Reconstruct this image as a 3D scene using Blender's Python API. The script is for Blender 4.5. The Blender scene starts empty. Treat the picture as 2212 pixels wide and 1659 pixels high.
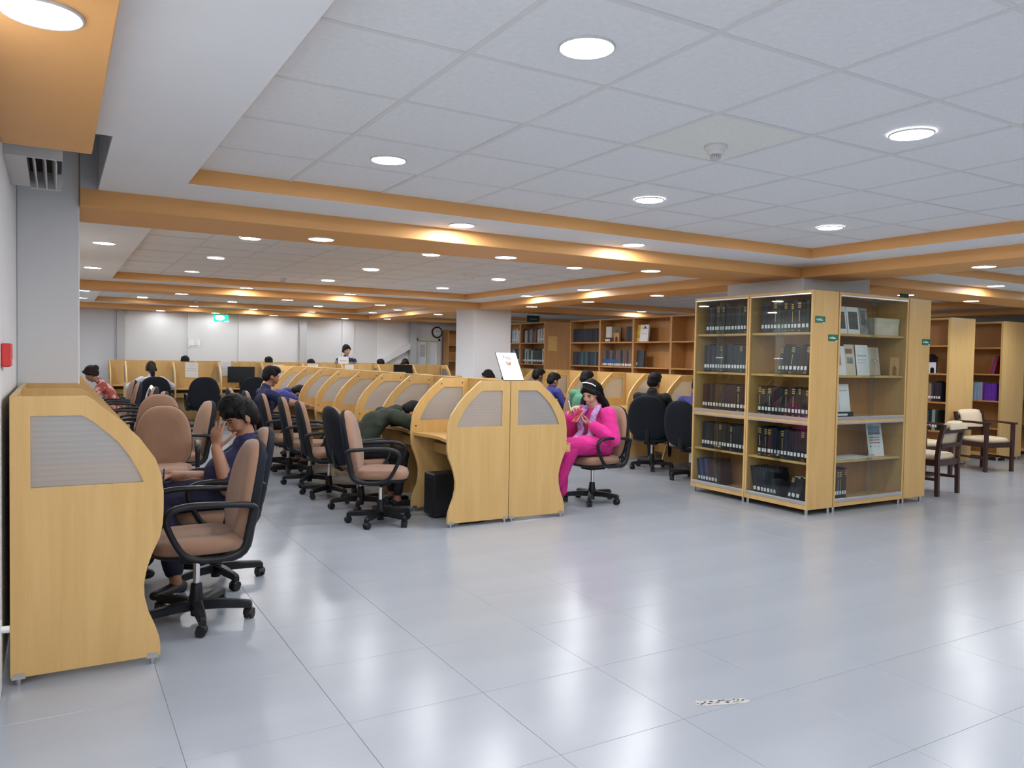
import bpy, bmesh, math, random
from mathutils import Vector, Matrix
import numpy as np

PI = math.pi
random.seed(7)
S = bpy.context.scene
C = S.collection

# ------------------------------------------------------------------ camera
cam_d = bpy.data.cameras.new('camera')
cam = bpy.data.objects.new('camera', cam_d)
C.objects.link(cam)
F_PX, YAW, PITCH, ROLL = 1683.0, 0.5304, 0.0340, -0.0189
cam_d.sensor_width = 36.0
cam_d.lens = F_PX * 36.0 / 2212.0
cam_d.clip_start = 0.05
cam_d.clip_end = 100
_f = Vector((math.sin(YAW) * math.cos(PITCH), math.cos(YAW) * math.cos(PITCH), -math.sin(PITCH)))
_r = Vector((math.cos(YAW), -math.sin(YAW), 0))
_d = _f.cross(_r)
_c, _s = math.cos(ROLL), math.sin(ROLL)
_R, _D = _c * _r + _s * _d, -_s * _r + _c * _d
_m = Matrix((_R, -_D, -_f)).transposed().to_4x4()
_m.translation = (0, 0, 1.45)
cam.matrix_world = _m
S.camera = cam

# ------------------------------------------------------------------ world / exposure
w = bpy.data.worlds.new('world')
S.world = w
w.use_nodes = True
w.node_tree.nodes['Background'].inputs[0].default_value = (0.75, 0.8, 0.9, 1)
w.node_tree.nodes['Background'].inputs[1].default_value = 0.3
S.view_settings.view_transform = 'Standard'
S.view_settings.look = 'None'
S.view_settings.exposure = -0.26
S.view_settings.gamma = 1.0
S.view_settings.use_curve_mapping = False
S.cycles.max_bounces = 5
S.cycles.diffuse_bounces = 3
S.cycles.glossy_bounces = 3
S.cycles.transmission_bounces = 4
S.cycles.transparent_max_bounces = 8
S.cycles.caustics_reflective = False
S.cycles.caustics_refractive = False
S.cycles.use_denoising = True
S.cycles.adaptive_threshold = 0.025
LAMP_W = 11.0          # watts of each round downlight
LAMP_GLOW = 30.0

ZC, Z1, Z2 = 2.51, 2.417, 2.312      # tile ceiling, white soffit, beam underside

# ------------------------------------------------------------------ materials
MATS = {}
def new_mat(name):
    m = bpy.data.materials.new(name)
    m.use_nodes = True
    MATS[name] = m
    return m, m.node_tree, m.node_tree.nodes['Principled BSDF']

def pmat(name, col, rough=0.5, metal=0.0, spec=0.5, noise=None, bump=None, sheen=0.0):
    """principled; noise=(scale,amount,stretch) varies the colour, bump=(scale,strength)"""
    m, nt, b = new_mat(name)
    b.inputs['Base Color'].default_value = (*col, 1)
    b.inputs['Roughness'].default_value = rough
    b.inputs['Metallic'].default_value = metal
    b.inputs['Specular IOR Level'].default_value = spec
    if sheen:
        b.inputs['Sheen Weight'].default_value = sheen
    tc = nt.nodes.new('ShaderNodeTexCoord')
    if noise:
        mp = nt.nodes.new('ShaderNodeMapping')
        mp.inputs['Scale'].default_value = noise[2] if len(noise) > 2 else (1, 1, 1)
        n = nt.nodes.new('ShaderNodeTexNoise')
        n.inputs['Scale'].default_value = noise[0]
        n.inputs['Detail'].default_value = 4
        cr = nt.nodes.new('ShaderNodeValToRGB')
        a = noise[1]
        cr.color_ramp.elements[0].position = 0.3
        cr.color_ramp.elements[1].position = 0.7
        cr.color_ramp.elements[0].color = (*[max(0, c * (1 - a)) for c in col], 1)
        cr.color_ramp.elements[1].color = (*[min(1, c * (1 + a)) for c in col], 1)
        nt.links.new(tc.outputs['Object'], mp.inputs['Vector'])
        nt.links.new(mp.outputs['Vector'], n.inputs['Vector'])
        nt.links.new(n.outputs['Fac'], cr.inputs['Fac'])
        nt.links.new(cr.outputs['Color'], b.inputs['Base Color'])
    if bump:
        n2 = nt.nodes.new('ShaderNodeTexNoise')
        n2.inputs['Scale'].default_value = bump[0]
        n2.inputs['Detail'].default_value = 3
        bp = nt.nodes.new('ShaderNodeBump')
        bp.inputs['Strength'].default_value = bump[1]
        bp.inputs['Distance'].default_value = 0.01
        nt.links.new(tc.outputs['Object'], n2.inputs['Vector'])
        nt.links.new(n2.outputs['Fac'], bp.inputs['Height'])
        nt.links.new(bp.outputs['Normal'], b.inputs['Normal'])
    return m

def wood_mat(name, c0, c1, rough=0.35, axis='Z'):
    m, nt, b = new_mat(name)
    tc = nt.nodes.new('ShaderNodeTexCoord')
    mp = nt.nodes.new('ShaderNodeMapping')
    sc = [9, 9, 9]
    sc['XYZ'.index(axis)] = 0.7
    mp.inputs['Scale'].default_value = sc
    n = nt.nodes.new('ShaderNodeTexNoise')
    n.inputs['Scale'].default_value = 1.6
    n.inputs['Detail'].default_value = 6
    n.inputs['Distortion'].default_value = 0.9
    mp2 = nt.nodes.new('ShaderNodeMapping')
    sc2 = [60, 60, 60]
    sc2['XYZ'.index(axis)] = 3
    mp2.inputs['Scale'].default_value = sc2
    n2 = nt.nodes.new('ShaderNodeTexNoise')
    n2.inputs['Scale'].default_value = 3
    n2.inputs['Detail'].default_value = 2
    mix = nt.nodes.new('ShaderNodeMath')
    mix.operation = 'MULTIPLY_ADD'
    mix.inputs[1].default_value = 0.3
    cr = nt.nodes.new('ShaderNodeValToRGB')
    cr.color_ramp.elements[0].position = 0.35
    cr.color_ramp.elements[1].position = 0.95
    cr.color_ramp.elements[0].color = (*c0, 1)
    cr.color_ramp.elements[1].color = (*c1, 1)
    L = nt.links.new
    L(tc.outputs['Object'], mp.inputs['Vector']); L(mp.outputs['Vector'], n.inputs['Vector'])
    L(tc.outputs['Object'], mp2.inputs['Vector']); L(mp2.outputs['Vector'], n2.inputs['Vector'])
    L(n2.outputs['Fac'], mix.inputs[0]); L(n.outputs['Fac'], mix.inputs[2])
    L(mix.outputs[0], cr.inputs['Fac']); L(cr.outputs['Color'], b.inputs['Base Color'])
    b.inputs['Roughness'].default_value = rough
    return m

def emit_mat(name, col, strength):
    m, nt, b = new_mat(name)
    b.inputs['Base Color'].default_value = (*col, 1)
    b.inputs['Emission Color'].default_value = (*col, 1)
    b.inputs['Emission Strength'].default_value = strength
    return m

def clear_glass(name, tint=(0.93, 0.96, 0.95)):
    m = bpy.data.materials.new(name); m.use_nodes = True; MATS[name] = m
    nt = m.node_tree; nt.nodes.clear()
    o = nt.nodes.new('ShaderNodeOutputMaterial')
    t = nt.nodes.new('ShaderNodeBsdfTransparent'); t.inputs[0].default_value = (*tint, 1)
    g = nt.nodes.new('ShaderNodeBsdfGlossy'); g.inputs['Roughness'].default_value = 0.015
    lw = nt.nodes.new('ShaderNodeLayerWeight'); lw.inputs['Blend'].default_value = 0.5
    pw = nt.nodes.new('ShaderNodeMath'); pw.operation = 'POWER'; pw.inputs[1].default_value = 4.0
    fr = nt.nodes.new('ShaderNodeMath'); fr.operation = 'MULTIPLY_ADD'; fr.inputs[1].default_value = 0.75; fr.inputs[2].default_value = 0.045
    nt.links.new(lw.outputs['Facing'], pw.inputs[0]); nt.links.new(pw.outputs[0], fr.inputs[0])
    mx = nt.nodes.new('ShaderNodeMixShader')
    L = nt.links.new
    L(fr.outputs[0], mx.inputs[0]); L(t.outputs[0], mx.inputs[1]); L(g.outputs[0], mx.inputs[2])
    L(mx.outputs[0], o.inputs[0])
    return m

def fluted_glass(name):
    m = bpy.data.materials.new(name); m.use_nodes = True; MATS[name] = m
    nt = m.node_tree; nt.nodes.clear()
    L = nt.links.new
    o = nt.nodes.new('ShaderNodeOutputMaterial')
    tc = nt.nodes.new('ShaderNodeTexCoord')
    wv = nt.nodes.new('ShaderNodeTexWave'); wv.bands_direction = 'Z'
    wv.inputs['Scale'].default_value = 13; wv.inputs['Distortion'].default_value = 0.6
    L(tc.outputs['Object'], wv.inputs['Vector'])
    bp = nt.nodes.new('ShaderNodeBump'); bp.inputs['Strength'].default_value = 0.16
    bp.inputs['Distance'].default_value = 0.003
    L(wv.outputs['Fac'], bp.inputs['Height'])
    rf = nt.nodes.new('ShaderNodeBsdfRefraction'); rf.inputs['Roughness'].default_value = 0.32
    rf.inputs['IOR'].default_value = 1.18; rf.inputs['Color'].default_value = (0.9, 0.92, 0.94, 1)
    cr = nt.nodes.new('ShaderNodeValToRGB')
    cr.color_ramp.elements[0].position = 0.94; cr.color_ramp.elements[0].color = (0.83, 0.84, 0.855, 1)
    cr.color_ramp.elements[1].position = 0.995; cr.color_ramp.elements[1].color = (0.97, 0.97, 0.97, 1)
    L(wv.outputs['Fac'], cr.inputs['Fac'])
    tl = nt.nodes.new('ShaderNodeBsdfTranslucent'); L(cr.outputs['Color'], tl.inputs[0])
    df = nt.nodes.new('ShaderNodeBsdfDiffuse'); L(cr.outputs['Color'], df.inputs[0])
    gl = nt.nodes.new('ShaderNodeBsdfGlossy'); gl.inputs['Roughness'].default_value = 0.25
    tr = nt.nodes.new('ShaderNodeBsdfTransparent')
    for n in (rf, gl, df):
        L(bp.outputs['Normal'], n.inputs['Normal'])
    def mix(f, a, b):
        x = nt.nodes.new('ShaderNodeMixShader'); x.inputs[0].default_value = f
        L(a.outputs[0], x.inputs[1]); L(b.outputs[0], x.inputs[2]); return x
    a = mix(0.45, tl, df)
    b = mix(0.50, a, rf)
    c = mix(0.12, b, tr)
    d = mix(0.07, c, gl)
    L(d.outputs[0], o.inputs[0])
    return m

pmat('wall_paint', (0.80, 0.805, 0.82), 0.95, spec=0.1, noise=(2.0, 0.02))
pmat('wall_white', (0.70, 0.715, 0.75), 0.65, noise=(1.5, 0.015))
pmat('grey_paint', (0.50, 0.51, 0.53), 0.75, noise=(3, 0.03))
pmat('soffit_white', (0.88, 0.885, 0.895), 0.75, noise=(2.5, 0.015))
pmat('ceiling_tile', (0.86, 0.865, 0.87), 0.85, noise=(40, 0.03), bump=(120, 0.15))
pmat('ceiling_tile_cream', (0.86, 0.855, 0.79), 0.85, noise=(40, 0.03))
pmat('t_bar', (0.78, 0.77, 0.765), 0.6)
pmat('orange_paint', (0.80, 0.415, 0.145), 0.5, noise=(1.5, 0.04))
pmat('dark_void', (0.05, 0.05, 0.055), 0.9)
pmat('floor_tile', (0.355, 0.385, 0.435), 0.24, spec=0.5, noise=(1.2, 0.035, (0.35, 3, 1)))
pmat('floor_grout', (0.25, 0.27, 0.30), 0.8)
wood_mat('beech', (0.58, 0.36, 0.125), (0.70, 0.46, 0.185), 0.38)
wood_mat('beech_light', (0.66, 0.45, 0.19), (0.76, 0.54, 0.25), 0.35)
wood_mat('beech_flat', (0.56, 0.34, 0.115), (0.68, 0.44, 0.17), 0.38, 'X')
wood_mat('shelf_wood', (0.45, 0.22, 0.075), (0.58, 0.31, 0.115), 0.42)
wood_mat('shelf_end', (0.62, 0.40, 0.145), (0.72, 0.48, 0.195), 0.38)
wood_mat('dark_wood', (0.035, 0.014, 0.012), (0.07, 0.028, 0.022), 0.3)
pmat('edge_band', (0.20, 0.10, 0.035), 0.5)
fluted_glass('fluted_glass')
clear_glass('clear_glass')
pmat('aluminium', (0.75, 0.75, 0.76), 0.32, metal=0.85)
pmat('chrome', (0.85, 0.85, 0.86), 0.12, metal=1.0)
pmat('steel', (0.55, 0.55, 0.55), 0.3, metal=1.0)
pmat('bolt_dark', (0.12, 0.08, 0.04), 0.4, metal=0.6)
pmat('black_plastic', (0.012, 0.013, 0.016), 0.38, spec=0.3)
pmat('black_shell', (0.010, 0.013, 0.020), 0.7, spec=0.2, bump=(300, 0.2))
pmat('brown_fabric', (0.325, 0.185, 0.120), 0.92, sheen=0.25, noise=(9, 0.06), bump=(500, 0.25))
pmat('black_fabric', (0.012, 0.016, 0.026), 0.9, spec=0.15, bump=(400, 0.2))
pmat('cream_vinyl', (0.72, 0.60, 0.43), 0.5, noise=(5, 0.04))
pmat('white_plastic', (0.75, 0.75, 0.75), 0.4)
pmat('vent_white', (0.62, 0.62, 0.61), 0.5)
pmat('paper', (0.80, 0.81, 0.83), 0.8)
pmat('paper_aged', (0.66, 0.58, 0.46), 0.85, noise=(6, 0.15))
pmat('paper_yellow', (0.72, 0.48, 0.17), 0.8, noise=(5, 0.05))
pmat('tape_glue', (0.47, 0.46, 0.44), 0.6, noise=(30, .15))
pmat('ink', (0.08, 0.08, 0.09), 0.8)
pmat('ink_brown', (0.30, 0.17, 0.10), 0.8)
pmat('ink_grey', (0.45, 0.46, 0.48), 0.8)
pmat('sign_green', (0.0, 0.155, 0.085), 0.4)
pmat('sign_green_dark', (0.005, 0.06, 0.045), 0.45)
pmat('red_paint', (0.62, 0.03, 0.03), 0.4)
pmat('black_metal', (0.012, 0.013, 0.016), 0.35)
pmat('screen_black', (0.012, 0.016, 0.02), 0.25)
pmat('cream_frame', (0.62, 0.60, 0.44), 0.5)
pmat('door_white', (0.72, 0.75, 0.82), 0.4)
pmat('gold', (0.62, 0.43, 0.13), 0.4, metal=0.5)
pmat('label_white', (0.82, 0.83, 0.82), 0.6)
pmat('pages', (0.66, 0.62, 0.52), 0.9)
emit_mat('lamp_glow', (1.0, 0.985, 0.96), LAMP_GLOW).cycles.emission_sampling = 'NONE'
pmat('lamp_rim', (0.7, 0.7, 0.7), 0.4)
emit_mat('exit_green', (0.0, 0.62, 0.42), 1.1)
emit_mat('exit_white', (0.9, 1.0, 1.0), 3.0)

# ------------------------------------------------------------------ mesh helpers
def link(name, me, mat=None, parent=None):
    o = bpy.data.objects.new(name, me)
    C.objects.link(o)
    if mat is not None and len(me.materials) == 0:
        for mm in (mat if isinstance(mat, (list, tuple)) else [mat]):
            me.materials.append(MATS[mm])
    if parent is not None:
        o.parent = parent
    return o

class MB:
    """collects simple solids in one mesh"""
    def __init__(s): s.v = []; s.f = []; s.m = []; s.sm = []
    def add(s, vs, fs, mi=0, smooth=False):
        o = len(s.v); s.v += [tuple(v) for v in vs]; s.f += [tuple(i + o for i in f) for f in fs]
        s.m += [mi] * len(fs); s.sm += [smooth] * len(fs); return s
    def box(s, x0, x1, y0, y1, z0, z1, mi=0, rz=0, piv=None):
        vs = [(x, y, z) for z in (z0, z1) for y in (y0, y1) for x in (x0, x1)]
        if rz:
            px, py = piv; c, n = math.cos(rz), math.sin(rz)
            vs = [(px + (x - px) * c - (y - py) * n, py + (x - px) * n + (y - py) * c, z) for x, y, z in vs]
        return s.add(vs, [(0, 2, 3, 1), (4, 5, 7, 6), (0, 1, 5, 4), (2, 6, 7, 3), (0, 4, 6, 2), (1, 3, 7, 5)], mi)
    def bbox(s, x0, x1, y0, y1, z0, z1, b=0.004, mi=0):
        """box with a chamfer on every edge"""
        vs = []; idx = {}
        X, Y, Z = (x0, x1), (y0, y1), (z0, z1)
        for i in (0, 1):
            for j in (0, 1):
                for k in (0, 1):
                    sx, sy, sz = (1 - 2 * i), (1 - 2 * j), (1 - 2 * k)
                    for a in range(3):
                        p = [X[i] + sx * b, Y[j] + sy * b, Z[k] + sz * b]
                        p[a] = (X[i], Y[j], Z[k])[a]
                        idx[(i, j, k, a)] = len(vs); vs.append(tuple(p))
        fs = []
        for a in range(3):
            u, w_ = [q for q in range(3) if q != a]
            for e in (0, 1):
                loop = []
                for (p, q) in ((0, 0), (1, 0), (1, 1), (0, 1)):
                    c = [0, 0, 0]; c[a] = e; c[u] = p; c[w_] = q
                    loop.append(idx[(*c, a)])
                fs.append(tuple(loop))
        for a in range(3):           # edge faces along axis a
            u, w_ = [q for q in range(3) if q != a]
            for p in (0, 1):
                for q in (0, 1):
                    c0 = [0, 0, 0]; c0[u] = p; c0[w_] = q; c1 = list(c0); c1[a] = 1
                    fs.append((idx[(*c0, u)], idx[(*c0, w_)], idx[(*c1, w_)], idx[(*c1, u)]))
        for i in (0, 1):
            for j in (0, 1):
                for k in (0, 1):
                    fs.append((idx[(i, j, k, 0)], idx[(i, j, k, 1)], idx[(i, j, k, 2)]))
        return s.add(vs, fs, mi)
    def cyl(s, p0, p1, r0, r1=None, n=14, mi=0, smooth=True):
        r1 = r0 if r1 is None else r1
        p0, p1 = Vector(p0), Vector(p1); t = (p1 - p0).normalized()
        a = t.orthogonal().normalized(); b = t.cross(a)
        vs = []
        for p, r in ((p0, r0), (p1, r1)):
            for k in range(n):
                q = 2 * PI * k / n
                vs.append(p + a * (r * math.cos(q)) + b * (r * math.sin(q)))
        s.add(vs, [(k, (k + 1) % n, n + (k + 1) % n, n + k) for k in range(n)], mi, smooth)
        s.add(vs[:n], [tuple(range(n - 1, -1, -1))], mi); s.add(vs[n:], [tuple(range(n))], mi)
        return s
    def lathe(s, prof, c=(0, 0, 0), n=20, mi=0):
        vs = []
        for r, z in prof:
            for k in range(n):
                q = 2 * PI * k / n
                vs.append((c[0] + r * math.cos(q), c[1] + r * math.sin(q), c[2] + z))
        m = len(prof)
        fs = [(i * n + k, i * n + (k + 1) % n, (i + 1) * n + (k + 1) % n, (i + 1) * n + k) for i in range(m - 1) for k in range(n)]
        s.add(vs, fs, mi, True)
        s.add(vs[:n], [tuple(range(n - 1, -1, -1))], mi); s.add(vs[-n:], [tuple(range(n))], mi)
        return s
    def tube(s, pts, w, h, closed=False, mi=0, n=8, up=(0, 0, 1), smooth=True):
        """sweep an elliptic section (w across, h along up) through pts"""
        pts = [Vector(p) for p in pts]; m = len(pts); vs = []
        up = Vector(up)
        for i, p in enumerate(pts):
            if closed: t = pts[(i + 1) % m] - pts[i - 1]
            else: t = pts[min(i + 1, m - 1)] - pts[max(i - 1, 0)]
            t.normalize()
            a = t.cross(up)
            a = a.normalized() if a.length > 1e-6 else t.orthogonal().normalized()
            b = a.cross(t)
            for k in range(n):
                q = 2 * PI * (k + 0.5) / n
                vs.append(p + a * (w * math.cos(q)) + b * (h * math.sin(q)))
        r = m if closed else m - 1
        s.add(vs, [(i * n + k, i * n + (k + 1) % n, ((i + 1) % m) * n + (k + 1) % n, ((i + 1) % m) * n + k) for i in range(r) for k in range(n)], mi, smooth)
        if not closed:
            s.add(vs[:n], [tuple(range(n - 1, -1, -1))], mi); s.add(vs[-n:], [tuple(range(n))], mi)
        return s
    def rings(s, rings, mi=0, cap=True, smooth=True):
        n = len(rings[0]); vs = [p for r in rings for p in r]
        s.add(vs, [(i * n + k, i * n + (k + 1) % n, (i + 1) * n + (k + 1) % n, (i + 1) * n + k) for i in range(len(rings) - 1) for k in range(n)], mi, smooth)
        if cap:
            s.add(rings[0], [tuple(range(n - 1, -1, -1))], mi, smooth); s.add(rings[-1], [tuple(range(n))], mi, smooth)
        return s
    def mesh(s, name, mats):
        me = bpy.data.meshes.new(name)
        me.from_pydata(s.v, [], s.f)
        for mm in (mats if isinstance(mats, (list, tuple)) else [mats]):
            me.materials.append(MATS[mm])
        me.polygons.foreach_set('material_index', s.m)
        me.polygons.foreach_set('use_smooth', s.sm)
        me.validate()
        bm = bmesh.new(); bm.from_mesh(me)
        bmesh.ops.recalc_face_normals(bm, faces=bm.faces)
        bm.to_mesh(me); bm.free()
        me.update()
        return me
    def build(s, name, mats, parent=None):
        return link(name, s.mesh(name, mats), None, parent)

def tag(o, label, cat, group=None):
    o['label'] = label; o['category'] = cat
    if group: o['group'] = group
    return o

def thing(name, label, cat, loc=(0, 0, 0), rz=0.0, group=None):
    o = bpy.data.objects.new(name, None); C.objects.link(o)
    o.empty_display_size = 0.1
    o.location = loc; o.rotation_euler = (0, 0, rz)
    return tag(o, label, cat, group)

def struct(o, label=None):
    o['kind'] = 'structure'
    if label: o['label'] = label
    return o

def dup(root, loc, rz, label, group=None):
    r = root.copy(); C.objects.link(r)
    r.location = loc; r.rotation_euler = (0, 0, rz); r['label'] = label
    if group: r['group'] = group
    for ch in list(root.children):
        c = ch.copy(); C.objects.link(c); c.parent = r
        for g in list(ch.children):
            d = g.copy(); C.objects.link(d); d.parent = c
    return r

def text_mesh(txt, size, mat, parent=None, name='lettering', align='CENTER', M=None, extrude=0.0):
    cu = bpy.data.curves.new(name, 'FONT'); cu.body = txt; cu.size = size
    cu.align_x = align; cu.align_y = 'CENTER'; cu.extrude = extrude; cu.resolution_u = 3
    t = bpy.data.objects.new(name, cu); C.objects.link(t)
    dg = bpy.context.evaluated_depsgraph_get()
    me = bpy.data.meshes.new_from_object(t.evaluated_get(dg))
    bpy.data.objects.remove(t); bpy.data.curves.remove(cu)
    me.materials.clear(); me.materials.append(MATS[mat])
    if M is not None: me.transform(M)
    return link(name, me, None, parent)
# ------------------------------------------------------------------ the room
XW0, XW1, YW0, YW1 = -0.197, 15.0, -3.2, 18.6
def in_view(x, y, z, mx=60):
    v = Vector((x, y, z - 1.45)); d = v.dot(_f)
    if d < 0.2: return False
    u, q = 1106 + F_PX * v.dot(_R) / d, 829.5 + F_PX * v.dot(_D) / d
    return -mx < u < 2212 + mx and -mx < q < 1659 + mx

# floor: a slab under separate tiles
fl = MB().box(XW0 - .2, XW1 + .2, YW0 - .2, YW1 + .2, -0.12, -0.0025).build('floor', 'floor_grout')
struct(fl, 'pale grey tiled library floor')
tiles = []
gx0, gy0, tp = 0.394 - 0.6 * 2, 2.915 - 0.6 * 11, 0.6
for i in range(27):
    for j in range(37):
        x0, x1 = max(gx0 + tp * i, XW0), min(gx0 + tp * (i + 1), XW1)
        y0, y1 = max(gy0 + tp * j, YW0), min(gy0 + tp * (j + 1), YW1)
        if x1 - x0 < 0.02 or y1 - y0 < 0.02: continue
        cx, cy = (x0 + x1) / 2, (y0 + y1) / 2
        vis = any(in_view(a, b, 0, 10) for a in (x0, x1, cx) for b in (y0, y1, cy))
        tiles.append((0 if vis else 1, math.hypot(cx, cy), x0, x1, y0, y1))
tiles.sort()
G = 0.0008
cache = {}
rest = MB()
for n, (v, d, x0, x1, y0, y1) in enumerate(tiles):
    if n < 300 and v == 0:
        k = (round(x1 - x0, 3), round(y1 - y0, 3))
        if k not in cache:
            cache[k] = MB().bbox(-k[0] / 2 + G, k[0] / 2 - G, -k[1] / 2 + G, k[1] / 2 - G, -0.012, 0, 0.0008).mesh('floor_tile', 'floor_tile')
        o = link('floor_tile', cache[k], None, fl); o.location = ((x0 + x1) / 2, (y0 + y1) / 2, 0)
    else:
        rest.box(x0 + G, x1 - G, y0 + G, y1 - G, -0.012, 0)
ro = rest.build('floor_tile_field', 'floor_tile', fl); ro['kind'] = 'stuff'

# walls
def wallbox(name, b, mat, label): return struct(MB().box(*b).build(name, mat), label)
wallbox('wall_left', (XW0 - .2, XW0, YW0, YW1, 0, 2.8), 'wall_paint', 'plain off-white painted wall at the left edge')
wallbox('wall_right', (XW1, XW1 + .2, YW0, YW1, 0, 2.8), 'wall_paint', 'far right wall of the library')
wallbox('wall_front', (XW0, XW1, YW0 - .2, YW0, 0, 2.8), 'wall_paint', 'wall on the near side of the hall')
wb = MB().box(XW0, XW1, YW1, YW1 + .2, 0, 2.8)
wo = struct(wb.build('wall_back', 'wall_white'), 'white panelled back wall of the reading hall')
def wp(name, b, mat='wall_white'): return MB().box(*b).build(name, mat, wo)
wp('wall_panel', (1.27, 4.98, 18.53, YW1, 0, 2.35))
wp('wall_panel', (2.52, 2.80, 18.49, 18.53, 0, 2.35))
wp('wall_panel', (3.60, 3.93, 18.49, 18.53, 0, 2.35))
wp('pilaster', (1.12, 1.27, 18.45, YW1, 0, 2.35), 'grey_paint')
wp('pilaster', (4.98, 5.14, 18.42, YW1, 0, 2.35), 'grey_paint')
wp('wall_panel', (6.05, 6.35, 18.56, YW1, 0, 2.35))
wp('wall_panel', (6.95, 7.90, 18.57, YW1, 0, 2.35), 'wall_paint')
# sloping stair soffit on the back wall
MB().add([(6.95, 18.57, 1.15), (7.82, 18.57, 1.62), (7.82, 18.57, 1.78), (6.95, 18.57, 1.31),
          (6.95, 18.45, 1.15), (7.82, 18.45, 1.62), (7.82, 18.45, 1.78), (6.95, 18.45, 1.31)],
         [(0, 1, 2, 3), (4, 5, 6, 7), (0, 1, 5, 4), (1, 2, 6, 5), (2, 3, 7, 6), (3, 0, 4, 7)]).build('stair_string', 'wall_paint', wo)
wp('pilaster', (7.80, 7.95, 18.40, YW1, 0, 2.35), 'grey_paint')

# glazed double door in the back wall
d1 = struct(MB().box(7.97, 8.03, 18.50, YW1, 0, 1.90).box(8.60, 8.66, 18.50, YW1, 0, 1.90).box(7.97, 8.66, 18.50, YW1, 1.84, 1.90)
            .box(8.285, 8.345, 18.51, YW1, 0, 1.84).build('door_1', 'cream_frame'), 'white double door in a cream frame beside the clock')
MB().box(8.03, 8.285, 18.55, YW1, 0.02, 1.84).build('door_leaf', 'door_white', d1)
MB().box(8.345, 8.60, 18.55, YW1, 0.02, 1.84).build('door_leaf', 'door_white', d1)
MB().box(8.12, 8.26, 18.545, 18.552, 1.42, 1.74).build('door_notice', 'ink_grey', d1)

# pillars
def pillar(b, label): return struct(MB().bbox(*b, 0.006).build('wall_pillar', 'wall_paint'), label)
pillar((6.55, 7.62, 5.36, 6.40, 0, 2.45), 'broad grey pillar wrapped by glass bookcases')
pillar((6.50, 7.27, 12.47, 13.2, 0, 2.45), 'pale grey square pillar beyond the carrels')
pillar((XW0, 0.127, 5.43, 6.12, 0, 2.8), 'grey pillar on the left wall behind the near carrel')

# unseen slab added above the false ceiling to keep world light out
roof = struct(MB().box(XW0 - .2, XW1 + .2, YW0 - .2, YW1 + .2, 2.80, 2.9).build('light_block_slab', 'grey_paint'), 'unseen slab added above the false ceiling to block outside light')

# false ceiling: cells of tiles with white soffits, orange fascias and beams
XB = [(XW0, 0.14), (6.54, 7.15), (13.5, 14.1)]
YB = [(5.38, 6.07), (12.35, 13.0), (18.1, YW1)]
XCELL = [(0.14, 0.66, 6.04, 6.54), (7.15, 7.65, 13.0, 13.5)]
YCELL = [(YW0, -2.9, 4.87, 5.38), (6.07, 6.57, 11.87, 12.35), (13.0, 13.5, 17.6, 18.1)]
tn = [0]
def trim(mb, mat, label):
    tn[0] += 1
    return struct(mb.build('trim_%d' % tn[0], mat), label)
bname = ['nearest', 'middle', 'farthest']
for k, (y0, y1) in enumerate(YB):
    xs = XW0 if k else 0.128
    trim(MB().bbox(xs, XW1, y0, y1, Z2, 2.62, 0.004), 'orange_paint', bname[k] + ' orange ceiling beam running across the hall')
for k, (x0, x1) in enumerate(XB[1:]):
    for j, (c0, _, _, c1) in enumerate(YCELL):
        trim(MB().bbox(x0, x1, c0, c1, Z2, 2.62, 0.004), 'orange_paint', 'orange ceiling beam running away from the viewer')
trim(MB().bbox(XW0, 0.14, YW0, 3.95, Z2, 2.62, 0.004), 'orange_paint', 'orange soffit along the left wall overhead')
ceil = bpy.data.objects.new('ceiling', None); C.objects.link(ceil); struct(ceil, 'grid ceiling of square mineral tiles')
OX, OY = 1.2466 - 0.6 * 3, 2.4737 - 0.6 * 12
tcache = {}
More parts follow.
